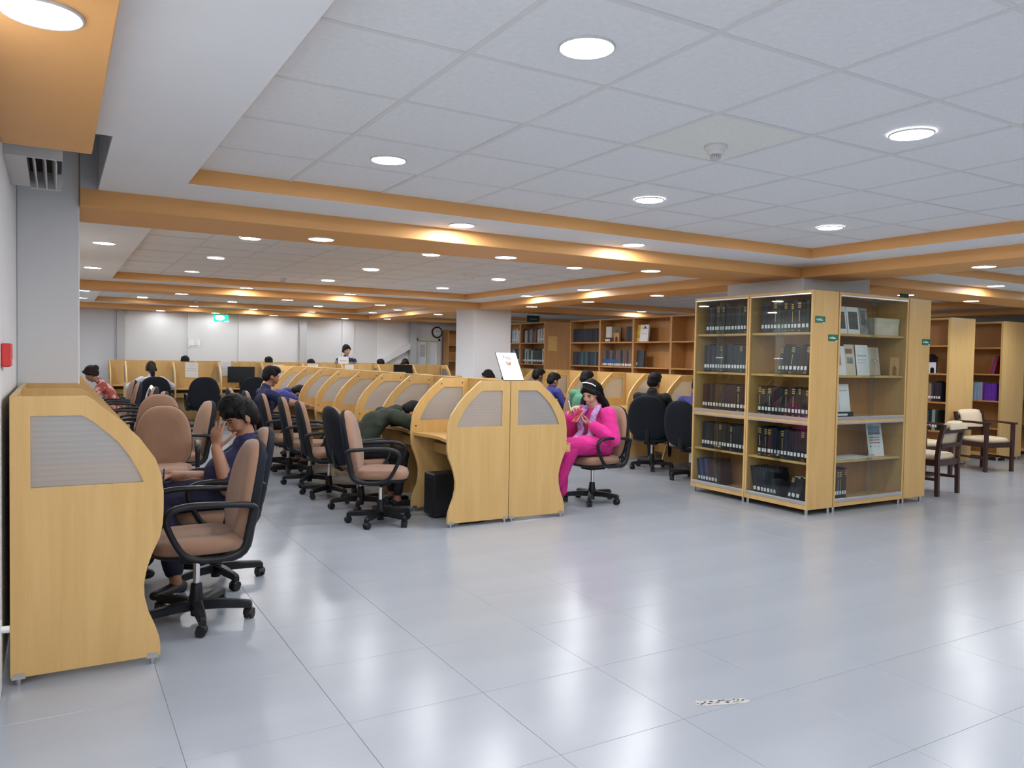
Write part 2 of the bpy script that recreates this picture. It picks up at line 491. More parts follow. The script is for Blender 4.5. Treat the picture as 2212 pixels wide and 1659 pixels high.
for a, (sx0, tx0, tx1, sx1) in enumerate(XCELL):
    for b, (sy0, ty0, ty1, sy1) in enumerate(YCELL):
        m = MB()
        if a == 0 and b == 0:
            m.box(0.225, tx0, sy0, sy1, Z1, Z1 + .02).box(0.14, 0.225, sy0, 4.0, Z1, Z1 + .02)
        else:
            m.box(sx0 if a else XW0, tx0, sy0, sy1, Z1, Z1 + .02)
        m.box(tx1, sx1, sy0, sy1, Z1, Z1 + .02)
        m.box(tx0, tx1, sy0, ty0, Z1, Z1 + .02).box(tx0, tx1, ty1, sy1, Z1, Z1 + .02)
        trim(m, 'soffit_white', 'white plaster soffit framing a tiled ceiling bay')
        f = MB(); t_ = 0.012
        f.box(tx0 - t_, tx0 + .002, ty0, ty1, Z1 + .0015, ZC + .02).box(tx1 - .002, tx1 + t_, ty0, ty1, Z1 + .0015, ZC + .02)
        f.box(tx0, tx1, ty0 - t_, ty0 + .002, Z1 + .0015, ZC + .02).box(tx0, tx1, ty1 - .002, ty1 + t_, Z1 + .0015, ZC + .02)
        trim(f, 'orange_paint', 'orange fascia round a tiled ceiling bay')
        bars = MB(); field = MB()
        xs = [OX + .6 * i for i in range(40) if tx0 < OX + .6 * i < tx1]
        ys = [OY + .6 * j for j in range(60) if ty0 < OY + .6 * j < ty1]
        for x in xs: bars.box(x - .012, x + .012, ty0, ty1, ZC - .002, ZC + .03)
        for y in ys: bars.box(tx0, tx1, y - .012, y + .012, ZC - .0015, ZC + .03)
        bars.build('ceiling_grid', 't_bar', ceil)
        X = [tx0] + xs + [tx1]; Y = [ty0] + ys + [ty1]
        single = a == 0 and b < 2
        for i in range(len(X) - 1):
            for j in range(len(Y) - 1):
                w_, h_ = X[i + 1] - X[i], Y[j + 1] - Y[j]
                if w_ < .03 or h_ < .03: continue
                cx, cy = (X[i] + X[i + 1]) / 2, (Y[j] + Y[j + 1]) / 2
                if single and in_view(cx, cy, ZC, 150):
                    cream = b == 0 and ((abs(cx - 2.75) < .3 and abs(cy - 2.77) < .3) or (cx > 5.5 and cy > 4.6))
                    k = (round(w_, 3), round(h_, 3), cream)
                    if k not in tcache:
                        tcache[k] = MB().bbox(-w_ / 2 + .0012, w_ / 2 - .0012, -h_ / 2 + .0012, h_ / 2 - .0012, 0, 0.02, .0015).mesh('ceiling_tile', 'ceiling_tile_cream' if cream else 'ceiling_tile')
                    o = link('ceiling_tile', tcache[k], None, ceil)
                    o.location = (cx, cy, ZC + random.choice((.0, .0, .0005, .001, .003)))
                else:
                    field.box(cx - w_ / 2 + .003, cx + w_ / 2 - .003, cy - h_ / 2 + .003, cy + h_ / 2 - .003, ZC + .002, ZC + .02)
        if field.v:
            o = field.build('ceiling_tile_field', 'ceiling_tile', ceil); o['kind'] = 'stuff'
# shaft behind the notch by the left pillar
sh = MB().box(XW0, 0.225, 3.97, 5.43, 2.74, 2.79).box(0.226, 0.24, 4.0, 5.379, Z1 + .021, 2.74).box(0.1285, 0.226, 5.365, 5.379, Z1 + .001, 2.74).box(0.13, 0.24, 3.955, 3.999, Z1 + .02, 2.74)
trim(sh, 'grey_paint', 'grey shaft seen through the notch in the white soffit')

# ------------------------------------------------------------------ lamps
lamp_me = {}
lamp_me['rim'] = MB().rings([[(r * math.cos(2 * PI * k / 28), r * math.sin(2 * PI * k / 28), z) for k in range(28)] for r, z in
                             ((.098, 0.0), (.098, -.005), (.095, -.009), (.090, -.006), (.090, 0.0))], cap=False).mesh('lamp_rim', 'lamp_rim')
lamp_me['dif'] = MB().lathe([(.002, -.0085), (.05, -.008), (.091, -.006), (.091, -.001)], n=28).mesh('diffuser', 'lamp_glow')
lamp_light = bpy.data.lights.new('lamp_light', 'AREA')
lamp_light.shape = 'DISK'; lamp_light.size = 0.178; lamp_light.energy = LAMP_W; lamp_light.color = (0.965, 0.985, 1.01)
ORD = ['first', 'second', 'third', 'fourth', 'fifth', 'sixth', 'seventh', 'eighth', 'ninth']
far_light = lamp_light.copy(); far_light.energy = LAMP_W * .30
wall_light = lamp_light.copy(); wall_light.energy = LAMP_W * .06
def lamp(x, y, z, label, group):
    t = thing('ceiling_light', label, 'light', (x, y, z), 0, group)
    link('rim', lamp_me['rim'], None, t); link('diffuser', lamp_me['dif'], None, t)
    l = bpy.data.objects.new('lamp_light', wall_light if y > 18.1 else far_light if y > 17.1 else lamp_light); C.objects.link(l); l.parent = t; l.location = (0, 0, -0.013)
    return t
def lamps(pts, z, where, group):
    for k, (x, y) in enumerate(pts):
        lamp(x, y, z, 'round downlight in the %s, %s' % (where, ORD[k] + ' from left'), group)
TX = (1.56, 3.39, 5.21)
for y, r in ((-1.45, 'behind the viewer'), (0.38, 'right overhead'), (2.2, 'nearest'), (4.03, 'second nearest')):
    lamps([(x, y) for x in TX], ZC, 'near tiled ceiling bay, %s row' % r, 'downlights of the near ceiling bay')
for y, r in ((7.5, 'front'), (9.3, 'middle'), (11.08, 'back')):
    lamps([(x, y) for x in TX], ZC, 'middle tiled ceiling bay, %s row' % r, 'downlights of the middle ceiling bay')
for y, r in ((15.7, 'front'), (17.2, 'back')):
    lamps([(x, y) for x in (1.5, 3.22, 5.05)], ZC, 'farthest tiled ceiling bay, %s row' % r, 'downlights of the far ceiling bay')
lamps([(0.97, 5.17), (2.58, 5.17), (4.19, 5.17), (5.8, 5.12)][1:3], Z1, 'white soffit before the nearest orange beam', 'downlights of the near soffit')
lamps([(1.72, 5.80), (3.34, 5.84), (4.95, 5.84)], Z2, 'nearest orange cross beam', 'downlights of the nearest beam')
lamps([(0.38, 7.98), (0.38, 10.45), (0.4, 14.6), (0.43, 16.7)], Z1, 'left white soffit', 'downlights of the left soffit')
lamps([(2.46, 12.1), (4.07, 12.12)], Z1, 'white soffit before the middle beam', 'downlights of the middle soffit')
lamps([(1.63, 12.6), (3.22, 12.68), (4.81, 12.72)], Z2, 'middle orange cross beam', 'downlights of the middle beam')
lamps([(6.35, 10.42), (6.37, 8.92)], Z1, 'right white soffit of the middle bay', 'downlights of the right soffit')
lamps([(6.9, 11.16), (6.9, 9.55), (6.9, 8.0)], Z2, 'orange beam above the right carrels', 'downlights of the long beam')
lamps([(6.9, 3.77), (6.9, 1.9), (6.9, 0.1)], Z2, 'orange beam over the right of the floor', 'downlights of the near long beam')
lamps([(-0.03, 2.37), (-0.03, 0.4), (-0.03, -1.6)], Z2, 'orange soffit along the left wall', 'downlights of the left orange soffit')
lamps([(0.42, 1.4), (0.42, -0.5), (0.42, -2.4)], Z1, 'left white soffit, added unseen behind the viewer', 'fill lamps added behind the viewer')  # out-of-frame lamps added to brighten the left carrel
lamps([(2.55, 17.8), (3.8, 17.9), (5.1, 17.9)], Z1, 'soffit near the back wall', 'downlights of the back soffit')
lamps([(1.94, 18.22), (3.06, 18.22), (4.32, 18.22), (6.0, 18.22)], Z2, 'beam along the back wall', 'downlights of the back beam')
lamps([(6.25, 15.5), (6.25, 17.0)], Z1, 'soffit right of the far bay', 'downlights of the far right soffit')
lamps([(6.8, 14.65), (6.8, 17.5)], Z2, 'long beam beyond the square pillar', 'downlights of the far long beam')
lamps([(9.0, 5.84), (10.42, 5.84), (12.1, 5.84)], Z2, 'cross beam right of the pillar', 'downlights of the right cross beam')
lamps([(9.7, 5.15), (11.6, 5.15)], Z1, 'white soffit right of the pillar', 'downlights of the right near soffit')
lamps([(9.0, 8.5), (8.7, 16.8), (10.6, 8.5), (10.6, 10.6), (12.2, 8.5)], ZC, 'ceiling over the book stacks', 'downlights over the stacks')
lamps([(9.0, 2.2), (10.8, 2.2), (12.4, 2.2), (9.0, -0.5), (11.5, -0.5), (9.0, 4.0)], ZC, 'right tiled ceiling bay beside the pillar', 'downlights of the right bay')
lamps([(8.3, 15.0)], ZC, 'ceiling behind the square pillar', 'downlights over the far stacks')

# smoke detectors and ceiling fittings
def detector(x, y, label, r=.055):
    t = thing('smoke_detector', label, 'detector', (x, y, ZC), 0, 'smoke detectors')
    MB().lathe([(r, 0), (r, -.014), (r * .92, -.02), (r * .3, -.02)]).build('base', 'white_plastic', t)
    MB().lathe([(r * .78, -.018), (r * .75, -.036), (r * .5, -.043)]).build('head', 'white_plastic', t)
    g = MB()
    for k in range(16):
        q = 2 * PI * k / 16
        g.cyl((r * .45 * math.cos(q), r * .45 * math.sin(q), -.04), (r * .42 * math.cos(q), r * .42 * math.sin(q), -.062), .0022, n=5)
    g.lathe([(r * .4, -.058), (r * .38, -.066), (r * .1, -.068)])
    g.build('sensor_cage', 'vent_white', t)
    return t
detector(2.81, 2.85, 'white smoke detector on the cream tile of the near ceiling')
detector(2.78, 11.2, 'small smoke detector at the back of the middle ceiling bay')
detector(2.52, 17.3, 'smoke detector in the farthest ceiling bay')
t = thing('ceiling_speaker', 'beige conical fitting hanging from the middle ceiling bay', 'speaker', (4.6, 8.93, ZC))
MB().lathe([(.10, 0), (.095, -.015), (.05, -.085), (.045, -.09)]).build('cone', 'ceiling_tile_cream', t)
MB().lathe([(.11, .0), (.11, -.006), (.09, -.008)]).build('flange', 'ceiling_tile_cream', t)

# air outlet on the left wall above the near carrel
t = thing('air_vent', 'white air conditioning outlet with curved louvres high on the left wall', 'vent', (-0.196, 4.1, 2.30))
MB().box(0, .085, 0, .75, 0.0, .10).build('casing', 'vent_white', t)
MB().box(.085, .225, .71, .75, -.01, .10).build('end_plate', 'vent_white', t)
MB().box(.085, .225, 0, .02, 0, .10).build('end_plate', 'vent_white', t)
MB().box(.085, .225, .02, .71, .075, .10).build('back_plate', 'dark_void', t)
for k in range(3):
    x = .098 + .042 * k
    MB().rings([[(x + dx, y, z) for dx, z in ((0, .07), (.006, .03), (.016, -.012), (.022, -.012), (.012, .03), (.008, .07))] for y in (.02, .71)], smooth=False).build('louvre', 'vent_white', t)
t = thing('fire_call_box', 'small red fire alarm box on the left wall', 'alarm', (XW0, 3.98, 1.42))
MB().bbox(0, .035, -.10, .10, -.05, .05, .006).build('housing', 'red_paint', t)
MB().box(.035, .038, .03, .09, -.045, -.02).build('label_plate', 'label_white', t)

# lit exit sign under the far beam
t = thing('exit_sign', 'glowing green exit sign hanging near the back wall', 'sign', (3.11, 17.85, 2.185))
MB().bbox(-.15, .15, -.015, .015, -.075, .075, .006).build('panel', 'exit_green', t)
MB().rings([[(-.03 + .10 * math.cos(2 * PI * k / 20), y, .005 + .055 * math.sin(2 * PI * k / 20)) for k in range(20)] for y in (-.019, -.015)]).build('glare_oval', 'exit_white', t)  # glowing white oval stands in for the glare on the sign face
MB().box(.06, .15, -.018, -.015, -.075, -.06).build('white_strip', 'exit_white', t)
for s in (-1, 1):
    MB().cyl((.12 * s, 0, .075), (.14 * s, 0, .225), .003, n=6).build('hanger', 'steel', t)
# unlit green direction signs
def hang_sign(x, y, z, w, h, label, rz=0):
    t = thing('direction_sign', label, 'sign', (x, y, z), rz, 'hanging green signs')
    MB().bbox(-w / 2, w / 2, -.008, .008, -h / 2, h / 2, .003).build('board', 'sign_green_dark', t)
    MB().box(-w * .3, w * .25, -.0095, -.008, -.012, .004).build('lettering', 'ink_grey', t)
    for s in (-1, 1):
        MB().cyl((s * w * .4, 0, h / 2), (s * w * .4, 0, 2.42 - z), .002, n=5).build('hanger', 'steel', t)
hang_sign(8.08, 13.0, 2.212, .29, .13, 'dark green hanging sign above the shelf with the yellow notice')
hang_sign(12.55, 5.75, 2.09, .30, .16, 'green hanging sign at the right edge of the view')
hang_sign(8.6, 5.6, 2.225, .16, .12, 'green hanging sign peeking over the glass bookcase')

# clock on the back wall
t = thing('wall_clock', 'round black rimmed wall clock above the double door', 'clock', (8.60, 18.595, 2.07))
MB().rings([[(r * math.cos(2 * PI * k / 32), y, r * math.sin(2 * PI * k / 32)) for k in range(32)] for r, y in ((.15, 0), (.15, -.03), (.14, -.04), (.118, -.03), (.118, 0))], cap=False).build('rim', 'black_metal', t)
MB().rings([[(.12 * math.cos(2 * PI * k / 32), y, .12 * math.sin(2 * PI * k / 32)) for k in range(32)] for y in (-.012, -.02)]).build('dial', 'paper', t)
mk = MB()
for k in range(12):
    q = PI * k / 6
    x, z = .098 * math.sin(q), .098 * math.cos(q)
    mk.box(x - .007, x + .007, -.022, -.0205, z - .009, z + .009)
mk.build('hour_mark', 'ink', t)
MB().box(-.045, .045, -.0225, -.0205, .028, .044).build('maker_mark', 'ink_grey', t)
MB().add([(-.006, -.024, 0), (.006, -.024, 0), (-.04, -.024, .055)], [(0, 1, 2)]).build('hour_hand', 'ink', t)
MB().add([(0, -.0245, -.005), (0, -.0245, .005), (.085, -.0245, .03)], [(0, 1, 2)]).build('minute_hand', 'ink', t)

# worn tape left on the floor
t = thing('tape_residue', 'worn strip of peeling floor tape on the pale tiles', 'tape', (2.452, 2.358, 0.0), math.radians(-19))
MB().add([(-.125, -.012, .0008), (-.085, -.03, .0008), (.095, -.024, .0008), (.125, -.012, .0008), (.105, .018, .0008), (-.09, .022, .0008), (-.11, .028, .0008)],
         [tuple(range(7))]).build('adhesive', 'tape_glue', t)
tr = MB(); rr = random.Random(3)
for k in range(26):
    x = -.11 + .215 * k / 26 + rr.uniform(-.004, .004); y = rr.uniform(-.012, .012); a, b = rr.uniform(.004, .011), rr.uniform(.002, .007)
    tr.add([(x - a, y, .0016), (x, y - b, .0016), (x + a, y + b * .3, .0016), (x + a * .2, y + b, .0016)], [(0, 1, 2, 3)])
o = tr.build('dark_flake', 'ink', t); o['kind'] = 'stuff'
lamps([(10.08, 12.14)], Z1, 'soffit behind the long bookshelf', 'downlight of the stack soffit')
# ------------------------------------------------------------------ carrels
PT = 0.025                     # panel thickness
PIT = 0.775                    # carrel pitch
OUTL = [(0, 1.245), (0.285, 1.245), (0.315, 1.225), (0.345, 1.197), (0.418, 1.136), (0.500, 1.051), (0.565, 0.955), (0.590, 0.880), (0.600, 0.800),
        (0.600, 0.720), (0.597, 0.652), (0.584, 0.587), (0.552, 0.515), (0.531, 0.451), (0.519, 0.385), (0.521, 0.321), (0.538, 0.247), (0.566, 0.178),
        (0.583, 0.125), (0.588, 0.085), (0.588, 0.035), (0, 0.035)]
HOLE = [(0.075, 1.16), (0.268, 1.16), (0.305, 1.137), (0.355, 1.092), (0.414, 1.035), (0.464, 0.96), (0.495, 0.90), (0.516, 0.85), (0.075, 0.85)]
def panel_mesh():
    bm = bmesh.new()
    def loop(pts):
        vs = [bm.verts.new((0, d, z)) for d, z in pts]
        return [bm.edges.new((vs[i], vs[(i + 1) % len(vs)])) for i in range(len(vs))]
    ed = loop(OUTL) + loop(HOLE)
    bmesh.ops.triangle_fill(bm, edges=ed, use_beauty=True, use_dissolve=False)
    fs = list(bm.faces)
    ex = bmesh.ops.extrude_face_region(bm, geom=fs)
    bmesh.ops.translate(bm, verts=[g for g in ex['geom'] if isinstance(g, bmesh.types.BMVert)], vec=(PT, 0, 0))
    bmesh.ops.recalc_face_normals(bm, faces=bm.faces)
    me = bpy.data.meshes.new('side_panel')
    bm.to_mesh(me); bm.free()
    me.materials.append(MATS['beech']); me.materials.append(MATS['beech_light'])
    for p in me.polygons:
        if abs(p.normal.x) < 0.5: p.material_index = 1
    return me
CP = {}
CP['panel'] = panel_mesh()
def hole_glass():
    n = len(HOLE); m = MB()
    a = [(PT * .3, d, z) for d, z in HOLE]; b = [(PT * .7, d, z) for d, z in HOLE]
    return m.rings([a, b], smooth=False).mesh('glass_pane', 'fluted_glass')
CP['glass'] = hole_glass()
def foot_mesh():
    return MB().box(-.002, PT + .002, -.022, .022, .03, .052).box(-.004, PT + .004, -.026, .026, .028, .036).cyl((PT / 2, 0, 0), (PT / 2, 0, .032), .0095, n=12).mesh('foot', 'steel')
CP['foot'] = foot_mesh()
CP['bolt'] = MB().cyl((-.0025, 0, 0), (.0, 0, 0), .007, n=10).mesh('bolt', 'bolt_dark')
CP['back'] = MB().bbox(PT, PIT - .006, 0, .020, .06, 1.243, .002).mesh('back_panel', 'beech')
# desktop with a shallow wave along the front edge
def desk_mesh():
    n = 16; f = []
    for k in range(n + 1):
        a = PT + (PIT - .006 - PT) * k / n
        f.append((a, .555 + .025 * math.cos(2 * PI * k / n)))
    top = [(PT, .02)] + f + [(PIT - .006, .02)]
    return MB().rings([[(a, d, .715) for a, d in top], [(a, d, .742) for a, d in top]], smooth=False).mesh('desktop', 'beech_flat')
CP['desk'] = desk_mesh()
CP['tray'] = MB().bbox(PT, PIT - .006, .36, .38, .555, .645, .002).box(PT, PIT - .006, .10, .37, .555, .57).mesh('keyboard_shelf', 'beech_flat')
CP['modesty'] = MB().bbox(PT, PIT - .006, .06, .08, .10, .56, .002).mesh('modesty_panel', 'beech')
CP['top'] = MB().bbox(PT, PIT - .006, 0, .022, 1.243, 1.247, .001).mesh('top_strip', 'beech_light')

def side(root, a, feet=True, bolts=False, back_cut=0.0):
    p = link('side_panel', CP['panel'], None, root); p.location = (a, 0, 0)
    g = link('glass_pane', CP['glass'], None, p)
    if feet:
        for d in (.03, .555):
            f = link('foot', CP['foot'], None, p); f.location = (0, d, 0)
    if bolts:
        for d, z in ((.30, 1.19), (.08, 1.20), (.555, .80)):
            b = link('bolt', CP['bolt'], None, p); b.location = (0, d, z)
    return p

def carrel(loc, rz, label, group, last=False, body=True, bolts=True, sc=1.0):
    """local x runs along the row, y from the back panel to the sitter; one shared side panel per unit"""
    t = thing('study_carrel', label, 'carrel', loc, rz, group)
    side(t, 0, bolts=bolts)
    for k in ('back', 'desk', 'tray', 'modesty', 'top'):
        o = link(CP[k].name, CP[k], None, t)
    if last: side(t, PIT, bolts=bolts)
    if sc != 1.0: t.scale = (sc, 1, 1)
    return t
NTH = ['nearest', 'second', 'third', 'fourth', 'fifth', 'sixth', 'seventh', 'eighth', 'ninth', 'tenth', 'eleventh', 'twelfth']
# middle double row, left side: sitters face +X; local x -> ? rz so that local y = -X
Y0M, XSEAM = 5.895, 3.445
for k in range(9):
    # left side: local y=-X => rz=+90deg (x->+Y, y->-X)
    carrel((XSEAM - .004, Y0M + PIT * k, 0), PI / 2, 'beech study carrel on the left side of the middle double row, %s from the front' % NTH[k], 'carrels of the middle row, left side', last=k == 8, bolts=k > 0)
M_mirror = {}
def mirror_mesh(me):
    if me.name not in M_mirror:
        c = me.copy(); c.transform(Matrix.Diagonal((-1, 1, 1, 1))); c.flip_normals(); M_mirror[me.name] = c
    return M_mirror[me.name]
def carrel_m(loc, rz, label, group, last=False, sc=1.0, bolts=True):
    """mirror image: the row runs along local -x"""
    t = thing('study_carrel', label, 'carrel', loc, rz, group)
    def sd(a):
        p = link('side_panel', mirror_mesh(CP['panel']), None, t); p.location = (-a, 0, 0)
        link('glass_pane', mirror_mesh(CP['glass']), None, p)
        for d in (.03, .555):
            f = link('foot', mirror_mesh(CP['foot']), None, p); f.location = (0, d, 0)
        for d, z in ((.30, 1.19), (.08, 1.20), (.555, .80)) if bolts else ():
            b = link('bolt', mirror_mesh(CP['bolt']), None, p); b.location = (0, d, z)
    sd(0)
    for k in ('back', 'desk', 'tray', 'modesty', 'top'): link(CP[k].name, mirror_mesh(CP[k]), None, t)
    if last: sd(PIT)
    if sc != 1.0: t.scale = (sc, 1, 1)
    return t
for k in range(9):
    # right side: local y=+X => rz=-90deg (x->-Y); mirrored so the row runs +Y
    c_ = carrel_m((XSEAM + .004, Y0M + PIT * k, 0), -PI / 2, 'beech study carrel on the right side of the middle double row, %s from the front' % NTH[k], 'carrels of the middle row, right side', last=k == 8, bolts=k > 0)
    if k == 0: RIGHT0 = c_
# left wall row: sitters face -X; local y = +X => rz=-90, mirrored
XL = -0.168
for k in range(2):
    carrel_m((XL, 3.905 + .755 * k, 0), -PI / 2, ['large beech study carrel in the left foreground', 'beech carrel against the left wall before the pillar'][k], 'carrels along the left wall', last=k == 1, sc=.755 / PIT, bolts=k > 0)
for k in range(9):
    carrel_m((XL, 6.3 + PIT * k, 0), -PI / 2, 'beech carrel along the left wall beyond the pillar, %s after it' % (['first'] + NTH[1:])[k], 'carrels along the left wall', last=k == 8)
# right row: sitters face +X, back at X=7.75
for k in range(8):
    carrel((7.75, 6.55 + PIT * k, 0), PI / 2, 'beech carrel before the long bookshelf, %s from the glass bookcase' % (['first'] + NTH[1:])[k], 'carrels before the bookshelf', last=k == 7)
# far rows: sitters face +Y; local y=-Y => rz=180 (x->-X); mirrored so the row runs +X
for k in range(8):
    carrel_m((1.12 + .83 * k, 16.55, 0), PI, 'beech carrel of the front row near the back wall, %s from the left' % (['first'] + NTH[1:])[k], 'carrels of the far front row', last=k == 7, sc=.83 / PIT)
for k in range(8):
    carrel_m((0.95 + .83 * k, 18.3, 0), PI, 'beech carrel of the rearmost row along the back wall, %s from the left' % (['first'] + NTH[1:])[k], 'carrels of the rearmost row', last=k == 7, sc=.83 / PIT)

# ------------------------------------------------------------------ swivel chairs
def sup(w, h, n, e=2.6, taper=0.0):
    """superellipse outline, wider low when taper>0"""
    pts = []
    for k in range(n):
        q = 2 * PI * k / n; c, s = math.cos(q), math.sin(q)
        x = math.copysign(abs(c) ** (2 / e), c) * w / 2; z = math.copysign(abs(s) ** (2 / e), s) * h / 2
        pts.append((x * (1 - taper * (z / (h / 2)) * .5), z))
    return pts
CH = {}
def mk_chair_parts():
    n = 32
    # back cushion: local plane x,z ; front is +y ; curve wraps forward at the sides
    o = sup(.455, .53, n, 2.6, .20)
    def ring(sc, y, curve=.45): return [(x * sc, y + curve * (x * sc) ** 2, z * sc) for x, z in o]
    CH['cushion'] = MB().rings([ring(1.0, 0), ring(1.0, .022), ring(.97, .045), ring(.88, .060), ring(.6, .068), ring(.25, .070)]).mesh('backrest', 'brown_fabric')
    CH['cushion_b'] = CH['cushion'].copy(); CH['cushion_b'].materials.clear(); CH['cushion_b'].materials.append(MATS['black_fabric'])
    CH['shell'] = MB().rings([ring(.3, -.040), ring(.75, -.036), ring(.95, -.026), ring(1.015, -.008), ring(1.02, .010), ring(1.0, .014)]).mesh('back_shell', 'black_shell')
    # seat
    s = sup(.48, .47, n, 3.0)
    def sr(sc, z, d=0): return [(x * sc, y * sc, z - .35 * max(0, y * sc - .12) ** 2 * 2) for x, y in s]
    CH['seat'] = MB().rings([sr(.97, .405), sr(1.0, .425), sr(1.0, .448), sr(.96, .470), sr(.85, .480), sr(.5, .474), sr(.2, .472)]).mesh('seat', 'brown_fabric')
    CH['seat_b'] = CH['seat'].copy(); CH['seat_b'].materials.clear(); CH['seat_b'].materials.append(MATS['black_fabric'])
    CH['pan'] = MB().rings([sr(.55, .372), sr(.85, .378), sr(.98, .395), sr(1.0, .410)]).mesh('seat_pan', 'black_plastic')
    # armrest loop in the y-z plane
    ctrl = [(-.245, .625), (-.235, .652), (-.15, .664), (0, .672), (.10, .670), (.165, .650), (.185, .605), (.165, .54), (.125, .46), (.085, .415), (.02, .393), (-.09, .390), (-.165, .405), (-.205, .45), (-.222, .54)]
    P = []
    m = len(ctrl)
    for i in range(m):            # closed Catmull-Rom
        p0, p1, p2, p3 = [Vector(ctrl[(i + j) % m]) for j in (-1, 0, 1, 2)]
        for u in (0, .5):
            P.append(.5 * ((2 * p1) + (p2 - p0) * u + (2 * p0 - 5 * p1 + 4 * p2 - p3) * u * u + (3 * p1 - p0 - 3 * p2 + p3) * u ** 3))
    def loop(sx):
        mb = MB(); vs = []
        k8 = 8
        for i, p in enumerate(P):
            t = (P[(i + 1) % len(P)] - P[i - 1]).normalized(); nn = Vector((-t.y, t.x))
            flat = 1.5 if p.y > .64 else 1.0
            thick = .024 if p.x < -.12 and p.y < .64 else .0165
            for k in range(k8):
                q = 2 * PI * (k + .5) / k8
                off = nn * (thick * math.sin(q))
                vs.append((sx + .019 * flat * math.cos(q), p.x + off.x, p.y + off.y))
        L = len(P)
        mb.add(vs, [(i * k8 + k, i * k8 + (k + 1) % k8, ((i + 1) % L) * k8 + (k + 1) % k8, ((i + 1) % L) * k8 + k) for i in range(L) for k in range(k8)], 0, True)
        mb.box(min(sx * .8, sx), max(sx * .8, sx), -.12, .03, .375, .392)
        return mb.mesh('armrest', 'black_plastic')
    CH['armL'] = loop(-.275); CH['armR'] = loop(.275)
    # back bracket
    CH['bracket'] = MB().tube([(0, -.10, .375), (0, -.20, .37), (0, -.262, .40), (0, -.275, .50), (0, -.28, .62)], .032, .012, up=(0, 1, 0)).mesh('back_bracket', 'black_plastic')
    CH['mech'] = MB().bbox(-.08, .08, -.11, .09, .335, .380, .006).cyl((.08, .02, .355), (.20, .03, .352), .006, n=8).bbox(.19, .225, .015, .045, .346, .358, .003).mesh('tilt_mechanism', 'black_plastic')
    CH['piston'] = MB().cyl((0, 0, .18), (0, 0, .345), .0175, n=16).mesh('gas_piston', 'chrome')
    CH['sleeve'] = MB().lathe([(.024, .205), (.028, .20), (.033, .15), (.037, .135), (.038, .10)], n=18).mesh('piston_sleeve', 'black_plastic')
    CH['hub'] = MB().lathe([(.045, .118), (.05, .105), (.05, .07), (.03, .055), (.028, .03)], n=18).mesh('base_hub', 'black_plastic')
    # one spoke along +x
    CH['spoke'] = MB().rings([[(x, y * w, z) for y, z in ((-1, z0), (-1, z1), (-.6, z1 + .008), (.6, z1 + .008), (1, z1), (1, z0), (.5, z0 - .006), (-.5, z0 - .006))]
                              for x, w, z0, z1 in ((.02, .030, .066, .108), (.12, .026, .070, .106), (.25, .020, .066, .096), (.275, .019, .060, .092), (.288, .016, .058, .080))], smooth=False).mesh('spoke', 'black_plastic')
    CH['caster'] = (MB().cyl((0, 0, .045), (0, 0, .075), .008, n=8)
                    .cyl((-.006, .006, .027), (-.006, .022, .027), .027, n=18).cyl((-.006, -.022, .027), (-.006, -.006, .027), .027, n=18)
                    .tube([(.022, 0, .03), (.016, 0, .05), (-.006, 0, .058), (-.028, 0, .046)], .026, .004)).mesh('caster', 'black_plastic')
    CH['ring'] = MB().lathe([(.0388, .120), (.0392, .118), (.0392, .103), (.0388, .101)], n=24).mesh('name_ring', 'black_plastic')
mk_chair_parts()
def wrapped_text(txt, r, z, size, ang0):
    """raised white letters bent round the lift sleeve"""
    o = text_mesh(txt, size, 'label_white', None, 'lettering')
    me = o.data
    for v in me.vertices:
        a = ang0 + v.co.x / r
        v.co = (r * math.cos(a), r * math.sin(a), z + v.co.y)
    C.objects.unlink(o); bpy.data.objects.remove(o)
    return me
CH['logo'] = wrapped_text('ster  ch', .0400, .110, .021, 0.0)
CHAIRN = [0]
def office_chair(x, y, face, label, black=False, arms=True, base_rot=0.3, logo=None, group='swivel chairs', dz=0.0, tilt=10):
    """face: direction (deg, world, 0=+X) that the sitter looks to"""
    rz = math.radians(face) - PI / 2
    t = thing('office_chair', label, 'chair', (x, y, 0), rz, group)
    P_ = lambda nm: link(CH[nm].name.split('.')[0], CH[nm], None, t)
    s = P_('seat_b' if black else 'seat'); s.name = 'seat'; s.location.z = dz
    p = P_('pan'); p.location.z = dz
    tl = math.radians(tilt)
    for nm, nn in (('cushion_b' if black else 'cushion', 'backrest'), ('shell', 'back_shell')):
        o = P_(nm); o.name = nn; o.location = (0, -.245 - .03, (.70 if black else .69) + dz); o.rotation_euler = (tl, 0, 0); o.scale = (1.16, 1, 1.10) if black else (1.0, 1, 1.06)
    for nm in ('bracket', 'mech'): o = P_(nm); o.location.z = dz
    if arms:
        for nm in ('armL', 'armR'): o = P_(nm); o.location.z = dz
    P_('piston'); P_('sleeve')
    hub = P_('hub')
    for k in range(5):
        a = base_rot + 2 * PI * k / 5 - rz
        sp = link('spoke', CH['spoke'], None, hub); sp.rotation_euler = (0, 0, a)
        c = link('caster', CH['caster'], None, hub); c.location = (.272 * math.cos(a), .272 * math.sin(a), 0)
        c.rotation_euler = (0, 0, a * 2.3 + k * .7 + x)
    P_('ring')
    if logo is not None:
        l = link('lettering', CH['logo'], None, t); l.rotation_euler = (0, 0, logo - rz)
    return t

